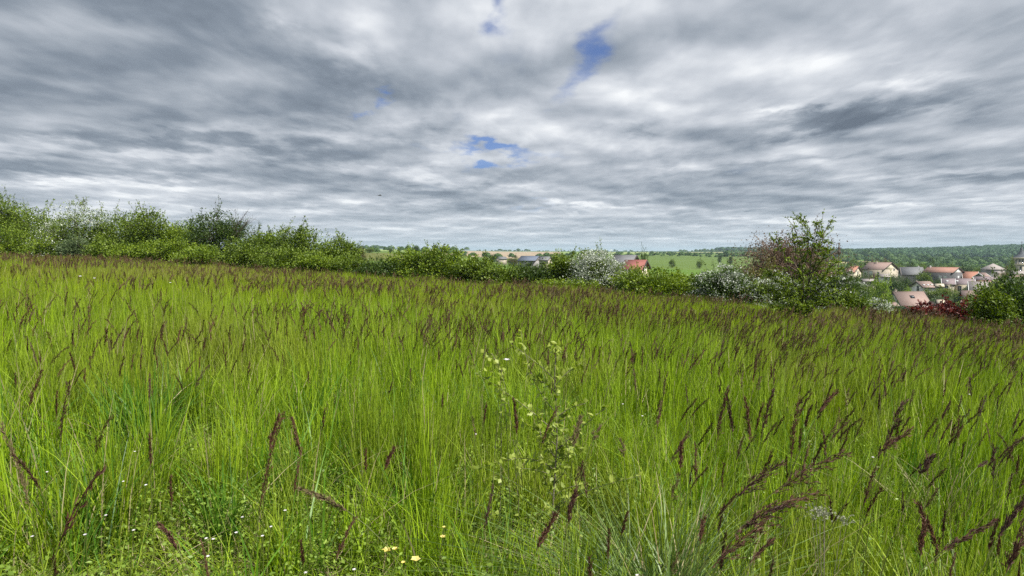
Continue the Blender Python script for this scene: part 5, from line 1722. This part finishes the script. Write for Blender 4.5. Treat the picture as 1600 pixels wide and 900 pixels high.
# ------------------------------------------------------------------ far woods and field hedges
def puff_mesh(seed, mat, n=110, rough=.35):
    """far crown: a lumpy dome of overlapping leaf masses"""
    rng = np.random.default_rng(seed)
    g = Geo()
    # dome core
    nu, nv = 9, 5
    V_ = []; 
    ph = rng.random(6) * 6.28
    for i in range(nv):
        th = i / (nv - 1) * 1.9
        for j in range(nu):
            a = j / nu * 6.283
            r_ = 1 + .16 * math.sin(2 * a + ph[0]) + .12 * math.sin(3 * a + ph[1] + 2 * th) + .1 * rng.normal()
            V_.append((math.sin(th) * math.cos(a) * r_ * .5, math.sin(th) * math.sin(a) * r_ * .5, .55 + math.cos(th) * .45 * r_))
    Q_ = [(i * nu + j, (i + 1) * nu + j, (i + 1) * nu + (j + 1) % nu, i * nu + (j + 1) % nu) for i in range(nv - 1) for j in range(nu)]
    g.add(V_, Q_, tint=.35 + .4 * rng.random(len(V_)))
    d = unit(rng.normal(size=(n, 3))); d[:, 2] = np.abs(d[:, 2]) * 1.1 - .15
    c = d * [.5, .5, .46] * (1 + .08 * rng.normal(size=(n, 1))) + [0, 0, .52]
    g.kites(c, unit(d) * .6 + rng.normal(size=(n, 3)) * .5, .17 * (.7 + .6 * rng.random(n)), .15, rng, None, 0, .15, np.array([0, 0, 1.]))
    return g.mesh('tree_crown', [mat])


M['wood'] = leaf_mat('far_wood', (.016, .055, .018), (.060, .135, .036), .2, .7, inst=.55)
M['wood_light'] = leaf_mat('far_hedge', (.03, .075, .016), (.09, .16, .03), .25, .7, inst=.5)
cw = proto_collection('far crowns', [puff_mesh(3000 + i, M['wood']) for i in range(5)], 'far_crown')
cl = proto_collection('hedge crowns', [puff_mesh(3100 + i, M['wood_light']) for i in range(4)], 'hedge_crown')


def px_of(x, y): return 800 + FPX * x / y


def band(rng, n, p0, p1, r0, r1):
    a0, a1 = math.atan((p0 - 800) / FPX), math.atan((p1 - 800) / FPX)
    a = a0 + (a1 - a0) * rng.random(n)
    r = np.sqrt(r0 * r0 + rng.random(n) * (r1 * r1 - r0 * r0))
    return r * np.sin(a), r * np.cos(a)


rng = np.random.default_rng(50)
x, y = band(rng, 15000, 1240, 1950, 1180, 2520)
p = px_of(x, y); r = np.hypot(x, y)
k = r > np.interp(p, [1240, 1320, 1420, 1500, 1600, 1950], [1900, 1350, 1450, 1500, 1600, 1600]) + 60 * np.sin(p / 23.)
k &= ~((vnoise(x, y, 160, 9) > .80) & (r < 1900))
x, y = x[k], y[k]
x = np.concatenate([x, band(np.random.default_rng(51), 900, 1120, 1330, 2100, 2500)[0]]); y = np.concatenate([y, band(np.random.default_rng(51), 900, 1120, 1330, 2100, 2500)[1]])
n = len(x)
sz = 9 + 7 * rng.random(n)
scatter('far_woods', np.stack([x, y, ground_z(x, y) - 1.0], -1), euler_from(rng.random(n) * 6.28, 0 * x, 0 * x), np.stack([sz, sz, sz * (.7 + .25 * rng.random(n))], -1), rng.integers(0, 5, n), cw, kind='stuff')

HX = []; HY = []; HS = []
def hrow(p0, r0, p1, r1, step, size, jit=.35, gap=.0, rg=np.random.default_rng(52)):
    a0, a1 = math.atan((p0 - 800) / FPX), math.atan((p1 - 800) / FPX)
    A = np.array([r0 * math.sin(a0), r0 * math.cos(a0)]); B = np.array([r1 * math.sin(a1), r1 * math.cos(a1)])
    n_ = max(2, int(np.linalg.norm(B - A) / step))
    tt = (np.arange(n_) + rg.random(n_)) / n_
    k_ = rg.random(n_) > gap
    q = A + (B - A) * tt[:, None] + rg.normal(size=(n_, 2)) * size * jit
    HX.extend(q[k_, 0]); HY.extend(q[k_, 1]); HS.extend((size * (.6 + .8 * rg.random(n_)))[k_])
hrow(880, 820, 1130, 860, 4, 5.5, gap=.1); hrow(1130, 860, 1330, 900, 5, 7); hrow(900, 1160, 1250, 1180, 5, 5, gap=.35)
hrow(560, 720, 735, 760, 4, 5, gap=.2); hrow(556, 430, 604, 420, 3, 4.0, gap=.1); hrow(565, 1500, 640, 1500, 6, 10, gap=.15); hrow(640, 1700, 730, 1700, 6, 9, gap=.3)
hrow(655, 640, 770, 560, 5, 6, gap=.25); hrow(770, 620, 880, 640, 5, 4.5, gap=.35); hrow(745, 2200, 1000, 2300, 9, 6, gap=.62); hrow(780, 1990, 830, 2000, 7, 9, gap=.3)
hrow(1060, 1900, 1150, 2000, 6, 7, gap=.3); hrow(1090, 2100, 1200, 2150, 6, 9, gap=.2); hrow(1120, 1500, 1260, 1520, 6, 8, gap=.3)
hrow(1180, 620, 1330, 640, 5, 6, gap=.2); hrow(1315, 1000, 1470, 1040, 5, 9); hrow(1315, 1040, 1500, 1080, 6, 10); hrow(1330, 700, 1460, 720, 5, 6, gap=.2); hrow(1440, 760, 1620, 860, 5, 7, gap=.1)
hrow(1420, 560, 1600, 600, 4, 6, gap=.15); hrow(1320, 520, 1430, 500, 4, 5, gap=.2); hrow(1500, 1000, 1640, 1120, 6, 10); hrow(1400, 860, 1560, 940, 5, 8, gap=.2); hrow(1500, 470, 1640, 500, 4, 6, gap=.15)
hrow(1460, 1180, 1640, 1300, 6, 10); hrow(1310, 1180, 1480, 1250, 6, 11)
HX = np.array(HX); HY = np.array(HY); HS = np.array(HS); n = len(HX)
rng = np.random.default_rng(53)
scatter('field_hedgerows', np.stack([HX, HY, ground_z(HX, HY) - .4], -1), euler_from(rng.random(n) * 6.28, 0 * HX, 0 * HX), np.stack([HS, HS, HS * (.6 + .4 * rng.random(n))], -1), rng.integers(0, 4, n), cl, kind='stuff')

# ------------------------------------------------------------------ haze: one closed box of thin air
HAZE = 0.00011
if HAZE:
    g = Geo()
    g.box(-9500, 9500, -9500, 9500, -30, 45)
    m = bpy.data.materials.new('haze'); m.use_nodes = True; m.node_tree.nodes.clear(); t = NT(m.node_tree)
    pv = t.n('ShaderNodeVolumePrincipled')
    pv.inputs['Color'].default_value = (.62, .82, .95, 1)
    pv.inputs['Density'].default_value = HAZE
    o_ = t.n('ShaderNodeOutputMaterial'); t.put(o_.inputs['Volume'], pv.outputs[0])
    obj('haze', g.mesh('haze', [m]), None, kind='stuff')
print('tris', sum(len(me.loops) - 2 * len(me.polygons) for me in bpy.data.meshes), 'objects', len(scene.objects))
